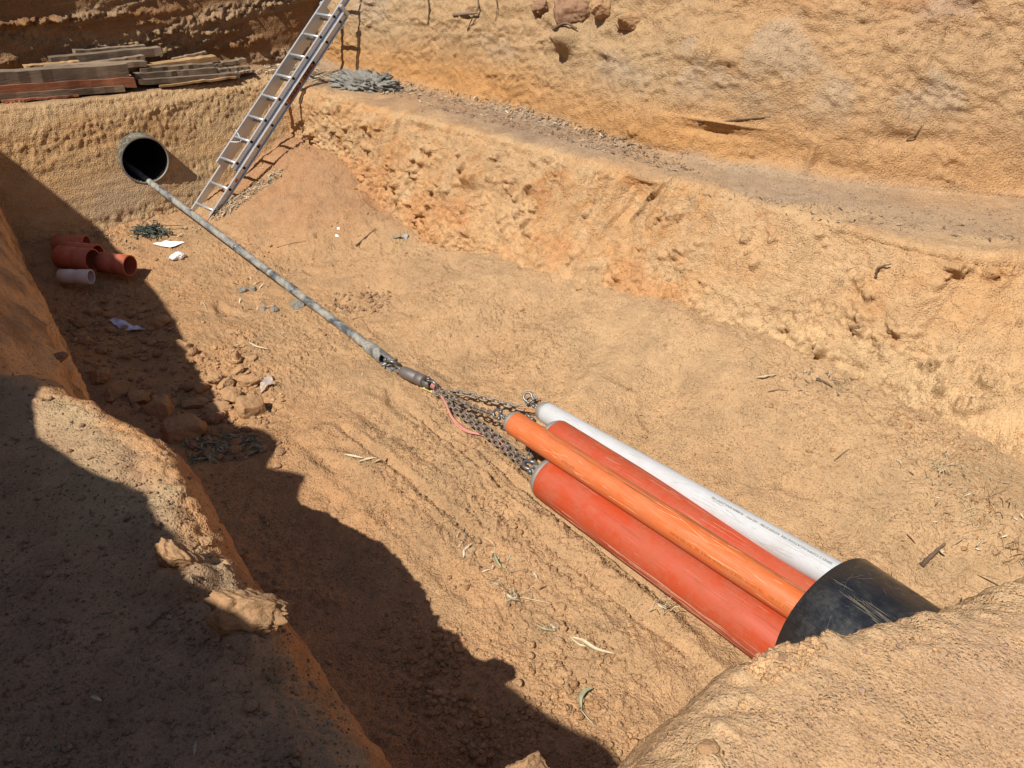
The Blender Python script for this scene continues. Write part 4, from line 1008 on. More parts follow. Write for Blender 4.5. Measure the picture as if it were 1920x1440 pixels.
# ---- timber stack on the far bench
def plank(p1, p2, y1, y2, hpx, dep, mat, label, name='timber_plank'):
    y1 += .13; y2 += .13; A = aty(p1[0], p1[1], y1); B = aty(p2[0], p2[1], y2); L = np.linalg.norm(B-A); X = (B-A)/L
    Zd = UP-X*(UP@X); Zd /= np.linalg.norm(Zd); Yd = np.cross(Zd, X)
    if Yd[1] < 0: Yd = -Yd
    hh_ = hpx*y1/ (FPX*.95)
    c = (A+B)/2-Zd*hh_/2+Yd*dep/2
    m = MB(); n = 14; rg = np.random.default_rng(int(abs(p1[0]*7+p2[0])+p1[1])); V = []; Q = []
    for k in range(n+1):
        s = -L/2+L*k/n; wob = rg.normal(size=2)*.004
        for (yy, zz) in ((-1, -1), (1, -1), (1, 1), (-1, 1)):
            V.append(c+X*(s+(rg.normal()*.006 if k in (0, n) else 0))+Yd*(yy*dep/2+wob[0])+Zd*(zz*hh_/2+wob[1]*.7))
        if k < n:
            b = k*4
            for j in range(4): Q.append((b+j, b+4+j, b+4+(j+1) % 4, b+(j+1) % 4))
    Q += [(0, 1, 2, 3), (n*4+3, n*4+2, n*4+1, n*4)]
    m.add(V, Q)
    o = m.build(name, mat, None, False); tag(o, label, 'timber', 'timbers stacked on the far bench'); return o
PL = [((-60, 140), (238, 121), 9.12, 9.12, 22, .16, W_DARK, 'thickest dark weathered beam on top of the left stack'),
      ((-60, 165), (252, 145), 9.10, 9.10, 15, .20, W_RED, 'red brown plank directly under the thickest dark beam'),
      ((-60, 181), (233, 161), 9.08, 9.08, 9, .24, W_DARK, 'flat dark board at the bottom of the left stack'),
      ((5, 189), (146, 177), 9.06, 9.06, 3, .10, W_RED, 'thin red strip along the bench edge below the left stack'),
      ((5, 194), (50, 186), 9.05, 9.05, 3, .08, W_RED, 'short thin red strip at the very left of the bench edge'),
      ((48, 124), (151, 115), 9.40, 9.40, 9, .10, W_TAN, 'short tan plank with dark underside behind the left end of the beam'),
      ((86, 124), (273, 115), 9.28, 9.28, 8, .12, W_GREY, 'long grey board right behind the thickest dark beam'),
      ((96, 108), (302, 89), 9.52, 9.52, 12, .12, W_DARK, 'dark mottled beam near the back of the stack'),
      ((140, 95), (273, 85), 9.66, 9.66, 9, .09, W_GREY, 'rearmost and highest plank of the timber stack'),
      ((163, 119), (270, 104), 9.40, 9.40, 10, .09, W_GREY, 'grey tapered board leaning in the middle of the stack'),
      ((240, 128), (405, 105), 9.36, 9.36, 9, .14, W_TAN, 'brightest tan plank across the top of the right stack'),
      ((323, 110), (387, 97), 9.50, 9.50, 3, .06, W_GREY, 'thin stick sloping up behind the brightest tan plank'),
      ((264, 129), (400, 119), 9.26, 9.26, 6, .10, W_DARK, 'narrow dark board in front of the brightest tan plank'),
      ((388, 123), (461, 110), 9.34, 9.34, 5, .10, W_GREY, 'short grey board at the right end of the stack, uppermost'),
      ((252, 139), (406, 127), 9.20, 9.20, 10, .14, W_DARK, 'brown split beam in the middle of the right stack'),
      ((405, 131), (470, 124), 9.24, 9.24, 6, .10, W_DARK, 'dark board end sticking out beyond the split beam'),
      ((260, 150), (448, 137), 9.14, 9.14, 8, .16, W_DARK, 'long low dark board with pale left end on the right side'),
      ((300, 161), (443, 143), 9.10, 9.10, 3, .06, W_TAN, 'thin pale lath lying on the bench edge at the right'),
      ((430, 138), (475, 131), 9.18, 9.18, 3, .07, W_GREY, 'small grey lath at the far right end by the leaf litter')]
for a in PL: plank(*a)

# ---- rocks
def ico(sub):
    t = (1+5**.5)/2
    V = [(-1, t, 0), (1, t, 0), (-1, -t, 0), (1, -t, 0), (0, -1, t), (0, 1, t), (0, -1, -t), (0, 1, -t), (t, 0, -1), (t, 0, 1), (-t, 0, -1), (-t, 0, 1)]
    V = [np.array(v)/np.linalg.norm(v) for v in V]
    F = [(0, 11, 5), (0, 5, 1), (0, 1, 7), (0, 7, 10), (0, 10, 11), (1, 5, 9), (5, 11, 4), (11, 10, 2), (10, 7, 6), (7, 1, 8), (3, 9, 4), (3, 4, 2), (3, 2, 6), (3, 6, 8), (3, 8, 9), (4, 9, 5), (2, 4, 11), (6, 2, 10), (8, 6, 7), (9, 8, 1)]
    for _ in range(sub):
        c = {}; NF = []
        def mid(a, b):
            k = (min(a, b), max(a, b))
            if k not in c:
                v = V[a]+V[b]; V.append(v/np.linalg.norm(v)); c[k] = len(V)-1
            return c[k]
        for (a, b, d) in F:
            x, y, z = mid(a, b), mid(b, d), mid(d, a); NF += [(a, x, z), (b, y, x), (d, z, y), (x, y, z)]
        F = NF
    return np.array(V), np.array(F)
I1, IF1 = ico(1); I4, IF4 = ico(4)
def rock_verts(V, seed, facets=9, rough=.05, sharp=.5):
    rg = np.random.default_rng(seed); W_ = V.copy()
    for _ in range(facets):
        n = rg.normal(size=3); n /= np.linalg.norm(n); d = .50+.32*rg.random()
        k = W_@n; W_ = W_-n*np.clip(k-d, 0, None)[:, None]*sharp*1.8*(k > d)[:, None] if sharp < .55 else W_-n*np.clip(k-d, 0, None)[:, None]
    q = fbm(V[:, 0]*1.3+seed, V[:, 1]*1.3+V[:, 2]*1.1, 200+seed % 9, 4)*(.16+rough)+fbm(V[:, 0]*6+V[:, 2]*3, V[:, 1]*6-V[:, 2]*5+seed, 210, 4, .65)*(rough+.03)
    return W_*(1+q)[:, None]
def rock(px, py, wpx, asp, hgt, label, mat=None, seed=0, name='rock', cat='rock', group=None, facets=9, rough=.05, sink=.36, rz=None):
    p, n = hit(px, py+wpx*asp*.25); dist = (p-Vector(CO)).dot(Vector(CF)); w_ = wpx*dist/FPX
    V = rock_verts(I4, seed, facets, rough); V = V/np.abs(V).max(0)
    a = rz if rz is not None else seed*1.3
    dx, dy, dz = w_*.5, w_*.5*asp*1.25, w_*.5*hgt
    V = V*np.array([dx, dy, dz]); Rz = np.array([[math.cos(a), -math.sin(a), 0], [math.sin(a), math.cos(a), 0], [0, 0, 1]])
    # camera-right in plan
    V = V@Rz.T
    me = npmesh(name, V, None, mat or MCLAY, None, True, IF4)
    o = link(name, me); o.location = (p.x, p.y, p.z+dz*(1-2*sink)); tag(o, label, cat, group or 'clods and rocks on the pit floor'); return o
AZR = -_a
RK = [(470, 755, 60, .8, .75, 'smooth rounded tan rock at the sunny right end of the rock pile', 3, 7, .03),
      (436, 738, 48, .8, .8, 'chunky tan rock touching the rounded one on its left', 5, 8, .05),
      (378, 722, 34, .8, .8, 'pale angular rock at the shadow edge, left of the pile', 11, 6, .03),
      (404, 706, 36, .8, .7, 'crumbly rock at the back of the sunlit pile', 8, 12, .12),
      (470, 712, 50, .5, .6, 'long flat clod behind the rounded rock', 12, 12, .10),
      (424, 715, 34, .8, .7, 'pitted clod in the centre of the sunlit pile', 21, 10, .12),
      (412, 760, 56, .5, .4, 'low broad slab in front of the chunky rock', 14, 10, .08),
      (345, 646, 42, .7, .75, 'lone round clod on the shadow line, back of the pile', 16, 10, .08),
      (446, 674, 16, .8, 2.2, 'small upright pointed stone standing alone in the sun', 17, 6, .05),
      (345, 800, 88, .7, .8, 'largest wedge shaped rock, in shade beside the left bank', 19, 6, .03),
      (305, 762, 60, .8, .8, 'shaded block behind the largest wedge rock', 23, 6, .03),
      (404, 782, 46, .6, .7, 'shaded reddish rock right of the largest wedge rock', 25, 7, .04),
      (368, 752, 58, .5, .45, 'half lit slab crossing the shadow line', 27, 8, .07),
      (258, 742, 44, .8, .8, 'shaded block left of the small pale stone', 29, 6, .03),
      (290, 745, 20, .7, .8, 'small pale stone among the shaded blocks', 31, 7, .03),
      (222, 728, 50, .8, .8, 'dark shaded rock below the bank edge near the lumps', 33, 7, .05),
      (185, 702, 44, .8, .8, 'dark crumbled clod close to the left bank', 35, 9, .09),
      (302, 600, 36, .8, .8, 'brown squarish rock right of the blue white plastic', 37, 6, .03),
      (202, 588, 22, .8, .8, 'small brown stone above the blue white plastic', 39, 7, .04),
      (180, 585, 24, .8, .9, 'small stone left of its twin above the plastic', 41, 7, .04),
      (148, 606, 24, .7, .8, 'reddish stone left of the blue white plastic', 43, 7, .05),
      (112, 668, 36, .6, .7, 'red clay lump hard against the left bank edge', 45, 7, .05),
      (240, 665, 30, .6, .6, 'crumbly shaded clod under the plastic strip', 47, 9, .1),
      (165, 640, 34, .6, .6, 'dark clod between the plastic and the left bank', 49, 9, .1),
      (206, 617, 18, .7, .7, 'small round clod touching the end of the plastic strip', 51, 7, .04),
      (450, 690, 24, .7, .7, 'small crumb of clay behind the long flat clod', 53, 9, .1),
      (520, 872, 18, .8, .8, 'small brown clod on the sunny rim beside the deep shadow', 55, 8, .07)]
for (px, py, wp, asp, hg, lab, sd, fc_, rg_) in RK:
    rock(px, py, wp, asp, hg, lab, MRED if 'red' in lab else MCLAY, sd, facets=fc_, rough=rg_, rz=AZR+.3*math.sin(sd))
rock(333, 1046, 100, .5, 1.0, 'crusty sunlit earth block on the left bank, the smaller upper one', MCLAY, 81, facets=14, rough=.16, group='earth blocks on the edge of the left bank', name='earth_block', cat='earth block', rz=AZR)
rock(462, 1132, 165, .5, .62, 'broad crusty sunlit earth block on the left bank, the lower one', MCLAY, 83, facets=14, rough=.16, group='earth blocks on the edge of the left bank', name='earth_block', cat='earth block', rz=AZR)
rock(385, 1012, 40, .6, .6, 'small sunlit earth clump above the crusty blocks at the bank edge', MCLAY, 85, facets=12, rough=.16, group='earth blocks on the edge of the left bank', name='earth_block', cat='earth block', rz=AZR)
o = rock(985, 1436, 110, .5, .9, 'pale earth block cut by the bottom frame edge', MCLAY, 87, facets=12, rough=.14, group='earth blocks on the edge of the left bank', name='earth_block', cat='earth block', rz=AZR); o.scale = (.5, .5, .5); o.location = atz(985, 1452, 1.47)
rock(1078, 22, 92, .55, .8, 'dark reddish boulder hanging over the cavity at the top of the right bank', MRED, 91, facets=9, rough=.12, group='clods in the upper right bank', sink=.3)
rock(1128, 18, 60, .6, .8, 'tan clod right of the dark hanging boulder', MCLAY, 92, facets=9, rough=.1, group='clods in the upper right bank')
rock(1012, 10, 50, .6, .7, 'cracked brown clod left of the dark hanging boulder', MRED, 93, facets=9, rough=.12, group='clods in the upper right bank')
rock(1180, 40, 60, .5, .6, 'flat tan slab breaking from the upper right bank', MCLAY, 94, facets=9, rough=.1, group='clods in the upper right bank')
rock(1467, 1231, 17, .9, .9, 'round reddish brown stone on the near bank beside the casing', MRED, 61, facets=5, rough=.03, group='stones on the near bank', name='stone', cat='stone')
rock(1330, 1395, 44, .8, .6, 'tan clod half sunk in the near bank with a dark shadow', MCLAY, 63, facets=9, rough=.06, group='stones on the near bank', name='stone', cat='stone', sink=.4)
for k, (px, py, wp, lb) in enumerate(((455, 541, 20, 'grey slurry lump left of the rod near the dry leaves'), (495, 577, 16, 'grey slurry crumb second along the little row'), (515, 578, 20, 'flat grey slurry crumb in the little row'), (560, 569, 30, 'grey slurry lump touching the rod'), (474, 541, 14, 'tiny grey slurry crumb beside the leftmost lump'))):
    rock(px, py, wp, .7, .7, lb, MGREY, 70+k, 'slurry_lump', 'slurry lump', 'grey slurry lumps beside the rod', 9, .12)
# big dried slurry heap on the right bench
p, n = hit(686, 165)
V = I4.copy(); V = V*np.array([.36, .14, .12])
q = fbm(I4[:, 0]*5+I4[:, 2]*2, I4[:, 1]*3+I4[:, 2]*3, 301, 4)*.25+clods(I4[:, 0]*.5+I4[:, 2]*.13, I4[:, 1]*.2+I4[:, 2]*.2, .045, 302, .95)*.5
V = V*(1+q)[:, None]
aa = math.atan2(*(atz(735, 165, 1.3)-atz(640, 155, 1.3))[[1, 0]])
Rz = np.array([[math.cos(aa), -math.sin(aa), 0], [math.sin(aa), math.cos(aa), 0], [0, 0, 1]])
o = link('slurry_heap', npmesh('slurry_heap', V@Rz.T, None, MGREY, None, True, IF4)); o.location = (p.x, p.y, p.z+.03)
tag(o, 'lumpy dried grey slurry heap on the bench right of the ladder', 'slurry heap')

# ---- rubbish
def sheet_obj(name, corners, mat, label, cat, crumple=.004, n=14, lift=.01):
    c = [np.array(hit(*p)[0]) for p in corners]; V = []
    for i in range(n):
        for j in range(n):
            u_, v_ = i/(n-1), j/(n-1)
            p = (c[0]*(1-u_)+c[1]*u_)*(1-v_)+(c[3]*(1-u_)+c[2]*u_)*v_
            V.append(p)
    V = np.array(V); V[:, 2] += lift+crumple*fbm(V[:, 0]*14, V[:, 1]*14, 310, 3)*2
    V2 = V.copy(); V2[:, 2] -= .0012
    F = gridfaces(n, n)
    me = npmesh(name, np.concatenate([V, V2]), np.concatenate([F, F[:, ::-1]+n*n]), mat)
    return tag(link(name, me), label, cat)
sheet_obj('paper_sheet', ((287, 460), (312, 453), (347, 456), (320, 467)), M_PAPER, 'flat white sheet of paper on the soil near the ladder foot', 'paper', .006, lift=.014)
sheet_obj('plastic_strip', ((204, 604), (214, 600), (275, 622), (232, 623)), M_PLAS, 'bluish white plastic strip in the shade among the stones', 'plastic scrap', .012, lift=.02)
sheet_obj('plastic_shard', ((489, 712), (508, 706), (518, 728), (489, 738)), M_CLEAR, 'clear torn plastic shard standing by the sunlit rocks', 'plastic scrap', .02, lift=.03)
sheet_obj('foil_scrap', ((628, 443), (632, 428), (637, 427), (635, 443)), M_PAPER, 'small pale foil scrap on the slope of the spoil heap', 'litter', .012)
sheet_obj('foil_scrap', ((735, 448), (742, 440), (766, 443), (762, 450)), M_HEAD, 'grey crumpled scrap right of the spoil heap base', 'litter', .015)
p, n = hit(334, 484)
V = I4*np.array([.075, .05, .035]); V = V*(1+.35*fbm(I4[:, 0]*3+3, I4[:, 1]*3+I4[:, 2]*2, 320, 4)+.25*np.abs(fbm(I4[:, 0]*7, I4[:, 1]*7+I4[:, 2]*5, 321, 3)))[:, None]
o = link('crumpled_tissue', npmesh('crumpled_tissue', V, None, M_PAPER, None, True, IF4)); o.location = p+Vector((0, 0, .02)); tag(o, 'crumpled white tissue in front of the paper sheet', 'tissue')
m = MB(); rg = np.random.default_rng(9)
for k in range(46):
    a = np.array(hit(282+rg.normal()*10, 437+rg.normal()*3)[0]); pts = [a+np.array([0, 0, .02])]
    for j in range(5): pts.append(pts[-1]+rg.normal(size=3)*np.array([.045, .045, .02])); pts[-1][2] = max(pts[-1][2], a[2]+.004)
    m.tube(curve_pts(pts, 14), .003+.004*rg.random(), 5)
tag(m.build('net_scrap', M_NET), 'tangled dark green net scrap on the floor below the casing', 'net')

# ---- sticks, bark, roots
def stick(pts, r, label, mat=W_BARK, name='stick', cat='stick', lift=.01, side=None, group='sticks and roots'):
    P_ = []
    for q in pts:
        h_, n_ = hit(q[0], q[1]); P_.append(np.array(h_)+np.array(n_)*(lift+(q[2] if len(q) > 2 else 0)))
    c = curve_pts(P_, 16); rr = np.linspace(r, r*.45, 16)*(1+.15*np.sin(np.arange(16)*1.9))
    m = MB().tube(c, rr, 7)
    return tag(m.build(name, mat), label, cat, group)
stick([(668, 462), (684, 447), (705, 431, .01)], .010, 'dark crooked stick on the lower slope of the spoil heap')
stick([(1727, 1062), (1745, 1045, .01), (1773, 1020)], .016, 'dark bark splinter on the floor right of the black casing')
stick([(278, 1182), (300, 1162), (326, 1144)], .004, 'thin dark twig on the shaded left bank')
stick([(852, 29), (878, 25, .02), (902, 26, .03)], .022, 'stubby grey root end poking from the upper bank', W_GREY, 'root', 'root')
stick([(897, -8), (900, 12, .02), (892, 34, .03), (877, 58, .0)], .010, 'dark root hanging beside the stubby root end', W_BARK, 'root', 'root')
stick([(803, -6), (806, 20, .01), (803, 46, .0)], .011, 'straight dark root hanging down the upper bank, left of the others', W_BARK, 'root', 'root')
stick([(1643, 521), (1652, 502, .02), (1665, 500, .03)], .010, 'bent root stub sticking out of the lower right bank', W_BARK, 'root', 'root')
stick([(1532, 713), (1545, 718), (1561, 727)], .011, 'short brown stick on the floor under the right bank')
stick([(1440, 735), (1460, 731), (1478, 733)], .004, 'thin pale twig left of the short brown stick', W_GREY)
stick([(1565, 865), (1580, 852), (1592, 843)], .004, 'thin straight twig on the sunny floor above the white pipe', W_GREY)
stick([(520, 465), (545, 458), (575, 452)], .004, 'fine dry twig on the heap slope right of the rod', W_GREY)
stick([(690, 562), (706, 552), (712, 560)], .006, 'grey forked twig by the hollow right of the rod', W_GREY)
stick([(1310, 232), (1375, 226), (1445, 219)], .008, 'long root lying along the ledge of the upper right bank', W_BARK, 'root', 'root', lift=.0)
stick([(1040, 55), (1060, 51, .03), (1081, 57, .02)], .016, 'short reddish root stump under the hanging boulder', W_BARK, 'root', 'root')
stick([(930, -5), (934, 14, .01), (930, 38)], .006, 'thin root hanging left of the boulder on the upper bank', W_BARK, 'root', 'root')
stick([(1700, 262), (1716, 252, .01), (1728, 236)], .006, 'thin dark root low on the far right of the upper bank', W_BARK, 'root', 'root')
stick([(660, 600), (672, 596), (683, 594)], .004, 'short pale twig below the middle of the rod', W_TAN)

# ---- individual gum leaves
def leafmat(name, c1, c2):
    m, nt, b = nmat(name, 0.6, 0.3); nt.links.new(ramp(nt, noise(nt, 30, 3, .6, objco(nt)), [(0.35, c1), (0.65, c2)]), b.inputs['Base Color']); return m
L_PALE = leafmat('pale_dry_leaf', (0.42, 0.35, 0.22), (0.52, 0.44, 0.29)); L_GRN = leafmat('grey_green_leaf', (0.22, 0.24, 0.14), (0.34, 0.32, 0.19)); L_BRN = leafmat('brown_leaf', (0.34, 0.20, 0.10), (0.44, 0.28, 0.15))
def leaf(pts, wd, mat, label, curl=.3):
    zs = [hit(q[0], q[1])[0].z for q in pts]; z0 = np.linspace(max(zs[0], np.mean(zs)-.02), max(zs[-1], np.mean(zs)-.02), len(pts))
    P_ = [atz(q[0], q[1], z0[k]+.010+(q[2] if len(q) > 2 else 0)) for k, q in enumerate(pts)]
    c = curve_pts(P_, 14); V = []; T_ = np.gradient(c, axis=0); n = 5
    for k in range(14):
        t = T_[k]/np.linalg.norm(T_[k]); s = np.cross(t, UP); s /= np.linalg.norm(s); w_ = wd*math.sin(math.pi*min(1, (k+.4)/13.6))**.7*(.5 if k == 0 else 1)
        for j in range(n):
            x = (j/(n-1)-.5)*2; V.append(c[k]+s*x*w_*.5+UP*(curl*w_*x*x))
    V = np.array(V); F = gridfaces(14, n); V2 = V-np.array([0, 0, .001])
    me = npmesh('leaf', np.concatenate([V, V2]), np.concatenate([F, F[:, ::-1]+len(V)]), mat)
    return tag(link('leaf', me), label, 'leaf', 'dry gum leaves')
leaf([(1072, 1195), (1092, 1202, .01), (1118, 1218, .012), (1152, 1226)], .022, L_PALE, 'longest pale curved leaf on the floor left of the red pipe')
leaf([(1068, 1194), (1085, 1209, .01), (1100, 1212)], .014, L_PALE, 'narrow pale leaf crossing under the longest one')
leaf([(1112, 1290, .01), (1097, 1296, .015), (1088, 1310, .015), (1090, 1328)], .024, L_GRN, 'curled grey green leaf standing above the deep shadow tip')
leaf([(1088, 1330), (1100, 1345), (1118, 1365)], .006, L_PALE, 'thin stalk trailing below the curled grey green leaf')
leaf([(926, 1038), (932, 1055, .01), (940, 1064)], .018, L_GRN, 'upright green leaf in the pebble furrow')
leaf([(905, 1008), (917, 1015, .01), (928, 1024)], .022, L_BRN, 'pinkish brown leaf above the pebble furrow')
leaf([(946, 1112), (958, 1122, .01), (975, 1126)], .020, L_PALE, 'broad pale leaf lying in the furrow below the green one')
leaf([(975, 1120), (1000, 1125), (1035, 1132)], .006, L_PALE, 'thin pale leaf stem pointing toward the red pipe')
leaf([(1006, 1172), (1020, 1180, .01), (1042, 1183)], .012, L_GRN, 'slim green leaf left of the longest pale leaf')
leaf([(437, 648), (448, 646, .01), (460, 643)], .012, L_PALE, 'thin pale leaf left of its larger neighbour near the pointed stone')
leaf([(466, 641), (480, 650, .01), (504, 655)], .018, L_PALE, 'curved cream leaf behind the upright pointed stone')
leaf([(1417, 708), (1435, 706, .015), (1456, 702)], .016, L_PALE, 'bright cream leaf on the floor below the right bank')
leaf([(1832, 1078), (1850, 1088, .01), (1878, 1102)], .020, L_GRN, 'yellow green leaf at the right edge beside the near bank')
leaf([(1700, 1000), (1709, 1008, .01), (1716, 1018)], .020, L_BRN, 'brown leaf left of the bark splinter')
leaf([(1762, 1028), (1766, 1036, .01), (1772, 1042)], .024, L_PALE, 'small round pale leaf just right of the bark splinter')
leaf([(170, 1305), (180, 1309, .008), (191, 1314)], .010, L_PALE, 'lone pale leaf on the darkest part of the left bank')
leaf([(645, 852), (662, 856), (680, 859)], .022, L_PALE, 'leftmost pale leaf of the clump on the rise below the rod')
leaf([(672, 866), (690, 861), (706, 858)], .020, L_PALE, 'middle pale leaf of the clump on the rise below the rod')
leaf([(700, 868), (712, 862, .02), (722, 856, .02)], .018, L_BRN, 'brown leaf standing at the right end of the pale clump')
leaf([(375, 572), (380, 568, .01), (388, 580)], .010, L_PALE, 'thin cream leaf above the shadow edge near the plastic')
leaf([(470, 835), (482, 838, .01), (496, 840)], .03, L_GRN, 'broad grey green leaf in shade right of the largest rock')
leaf([(540, 470), (560, 480)], .002, L_PALE, 'hair thin stalk on the soil right of the rod')
leaf([(1230, 1130), (1238, 1138, .01), (1250, 1142)], .014, L_PALE, 'pale leaf against the lower side of the nearest red pipe')

# ---- dry grass tufts under the right bank
def tuft(px, py, n, spread, L, label, seed):
    rg = np.random.default_rng(seed); m = MB(); p = np.array(hit(px, py)[0])
    for k in range(n):
        a = p+np.append(rg.normal(size=2)*spread, 0); d = drop(a[0], a[1])
        a = np.array(d[0]) if d else a
        t = rg.random()*6.28; l_ = L*(.4+rg.random()); e = a+np.array([math.cos(t)*l_, math.sin(t)*l_, .01+.05*rg.random()])
        m.tube(curve_pts([a+UP*.003, (a+e)/2+UP*(.01+.03*rg.random())+rg.normal(size=3)*.008, e], 7), .0012+.0022*rg.random()*(k % 3 == 0), 4)
    return tag(m.build('dry_grass_tuft', L_PALE if seed % 2 else L_BRN), label, 'dry grass', 'dry grass tufts under the right bank')
tuft(1765, 880, 34, .05, .055, 'dry twiggy tuft nearest the foot of the right bank', 3)
tuft(1855, 935, 26, .045, .07, 'dry tuft at the right frame edge under the bank', 4)
tuft(1822, 985, 14, .06, .12, 'loose straw coloured tuft right of the black casing', 5)
tuft(1905, 1040, 30, .05, .06, 'small dark tuft where the near bank starts', 6)
tuft(960, 1118, 16, .03, .06, 'wisp of dry grass in the pebble furrow', 7)
tuft(1248, 1140, 16, .03, .05, 'wisp of dry grass against the nearest red pipe', 9)

# ---- uncountable stuff : pebbles, clods, litter
I0, IF0 = ico(0)
def scatter(name, pos, size, col, flat=.75, seed=1, mat=None, kind='stuff', lo=False):
    I1, IF1 = (I0, IF0) if lo else ico(1)
    rg = np.random.default_rng(seed); n = len(pos); nv = len(I1)
    bases = [rock_verts(I1, 500+k, 2 if lo else 4, .10) for k in range(10)]
    B_ = np.stack(bases)[rg.integers(0, 10, n)]
    a = rg.random(n)*6.28; ca_, sa_ = np.cos(a), np.sin(a)
    sx = size*(.75+.5*rg.random(n)); sy = size*(.75+.5*rg.random(n)); sz = size*flat*(.7+.5*rg.random(n))
    x = B_[..., 0]*sx[:, None]; y = B_[..., 1]*sy[:, None]; z = B_[..., 2]*sz[:, None]
    V = np.stack([x*ca_[:, None]-y*sa_[:, None], x*sa_[:, None]+y*ca_[:, None], z+sz[:, None]*.35], 2)+pos[:, None, :]
    F = (IF1[None]+(np.arange(n)*nv)[:, None, None]).reshape(-1, 3)
    cc_ = np.repeat(col, nv, 0)
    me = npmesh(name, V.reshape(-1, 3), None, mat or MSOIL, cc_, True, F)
    return tag(link(name, me), kind=kind)
rg = np.random.default_rng(77)
n = 60000
x = rg.uniform(.5, 5.0, n); y = rg.uniform(.5, 8.8, n)
dens = np.clip(fbm(x*1.3, y*1.3, 401, 3)*1.6+.25, .03, 1)*.5
dens += np.clip(fbm(x*3.5, y*3.5, 402, 2)*2-.2, 0, 1)*.5
near = ss(3.6, 1.8, y)*ss(2.7, 1.6, x)
dens = dens*(.35+1.2*near)
for (px, py, r_, am) in ((800, 1240, .16, 1), (850, 1290, .12, 1), (930, 1010, .2, .8), (960, 1120, .12, .9), (1080, 1220, .2, .6), (1050, 1320, .15, .8), (1150, 1380, .12, 1), (1640, 850, .12, 1), (1690, 870, .1, 1), (1780, 920, .12, .8), (1560, 990, .2, .4), (820, 1200, .2, .8), (760, 1130, .2, .5), (1000, 1060, .18, .7), (900, 960, .1, .8), (1100, 1000, .05, .6), (1160, 1080, .05, .6), (1660, 560, .1, .5), (1330, 840, .15, .3), (400, 790, .3, .6), (250, 620, .3, .7), (1290, 1150, .1, .3), (1780, 1010, .2, .4)):
    c = atz(px, py, .1); dens += am*bl(x, y, c[0], c[1], r_)
q = x-2.6+.05*(y-2.5)
ridge = .5-.5*np.cos((q)*2*math.pi/.26)
dens = dens*np.where((y < 4.4) & (q > -1.0) & (q < 0), .35+1.1*ridge**2, 1)
keep = rg.random(n) < dens*.62
keep &= ~((x > 2.44) & (x < 3.17) & (y < 2.75))
x, y, dn = x[keep], y[keep], dens[keep]
size = np.exp(rg.normal(-5.0, .45, len(x)))*(.7+.9*np.clip(dn, 0, 1.3)); size = np.clip(size, .003, .021)
i = np.clip(np.searchsorted(fx, x)-1, 0, len(fx)-2); j = np.clip(np.searchsorted(fy, y)-1, 0, len(fy)-2)
FP = SHEETS['pit_floor']; zf = FP[i, j, 2]
colp = np.array(SAND)[None]*(rg.uniform(.78, 1.12, (len(x), 1)))
colp = colp*np.where(rg.random(len(x))[:, None] < .25, np.array([[1.0, .92, .86]]), 1.0)
scatter('pebbles', np.stack([x, y, zf], 1), size, colp*GS, seed=2)
print('pebbles', len(x))
n = 150000
x = rg.uniform(.9, 4.9, n); y = rg.uniform(.7, 8.7, n)
dens = .25+np.clip(fbm(x*2.2, y*2.2, 411, 4)*1.5, -.2, .75); keep = (rg.random(n) < dens) & ~((x > 2.44) & (x < 3.17) & (y < 2.75)) & (rg.random(n) < np.clip(1.25-y/9, .2, 1))
x, y = x[keep], y[keep]
i = np.clip(np.searchsorted(fx, x)-1, 0, len(fx)-2); j = np.clip(np.searchsorted(fy, y)-1, 0, len(fy)-2)
colp = np.array(SAND)[None]*rg.uniform(.75, 1.15, (len(x), 1))
scatter('soil_grains', np.stack([x, y, FP[i, j, 2]], 1), np.clip(np.exp(rg.normal(-5.65, .38, len(x))), .002, .008), colp*GS, seed=3, lo=True)
print('grains', len(x))
# pebbles on the banks
def bank_scatter(name, poly, n, s_mu, col, seed, zmin=None):
    rg = np.random.default_rng(seed); pos = []; pp = np.array(poly, float)
    x0, y0 = pp.min(0); x1, y1 = pp.max(0)
    def inside(px, py):
        c = False; j = len(pp)-1
        for i in range(len(pp)):
            if ((pp[i, 1] > py) != (pp[j, 1] > py)) and (px < (pp[j, 0]-pp[i, 0])*(py-pp[i, 1])/(pp[j, 1]-pp[i, 1])+pp[i, 0]): c = not c
            j = i
        return c
    k = 0
    while len(pos) < n and k < n*6:
        k += 1; px, py = rg.uniform(x0, x1), rg.uniform(y0, y1)
        if not inside(px, py): continue
        h_, n_ = hit(px, py)
        if h_ is None or (zmin is not None and h_.z < zmin): continue
        pos.append(tuple(h_))
    pos = np.array(pos); s = np.clip(np.exp(rg.normal(s_mu, .45, len(pos))), .0015, .018 if s_mu < -4.5 else .05)
    c = np.array(col)[None]*rg.uniform(.85, 1.2, (len(pos), 1))
    scatter(name, pos, s, c*GS, seed=seed)
bank_scatter('bank_pebbles', [(1180, 1440), (1400, 1240), (1500, 1200), (1920, 1090), (1920, 1440)], 7000, -6.5, SAND*1.1, 11, 1.2)
bank_scatter('bank_pebbles', [(0, 660), (110, 700), (330, 840), (400, 960), (560, 1200), (720, 1440), (0, 1440)], 3600, -5.95, C(.34, .23, .15), 12, 1.2)
bank_scatter('bench_gravel', [(640, 150), (800, 170), (1100, 240), (1560, 345), (1920, 380), (1920, 460), (1500, 390), (1100, 290), (760, 205)], 2600, -5.6, C(.46, .33, .21), 13, 1.0)
bank_scatter('bank_stones', [(1180, 1440), (1400, 1240), (1500, 1200), (1920, 1090), (1920, 1440)], 60, -5.5, C(.42, .28, .20), 21, 1.2)
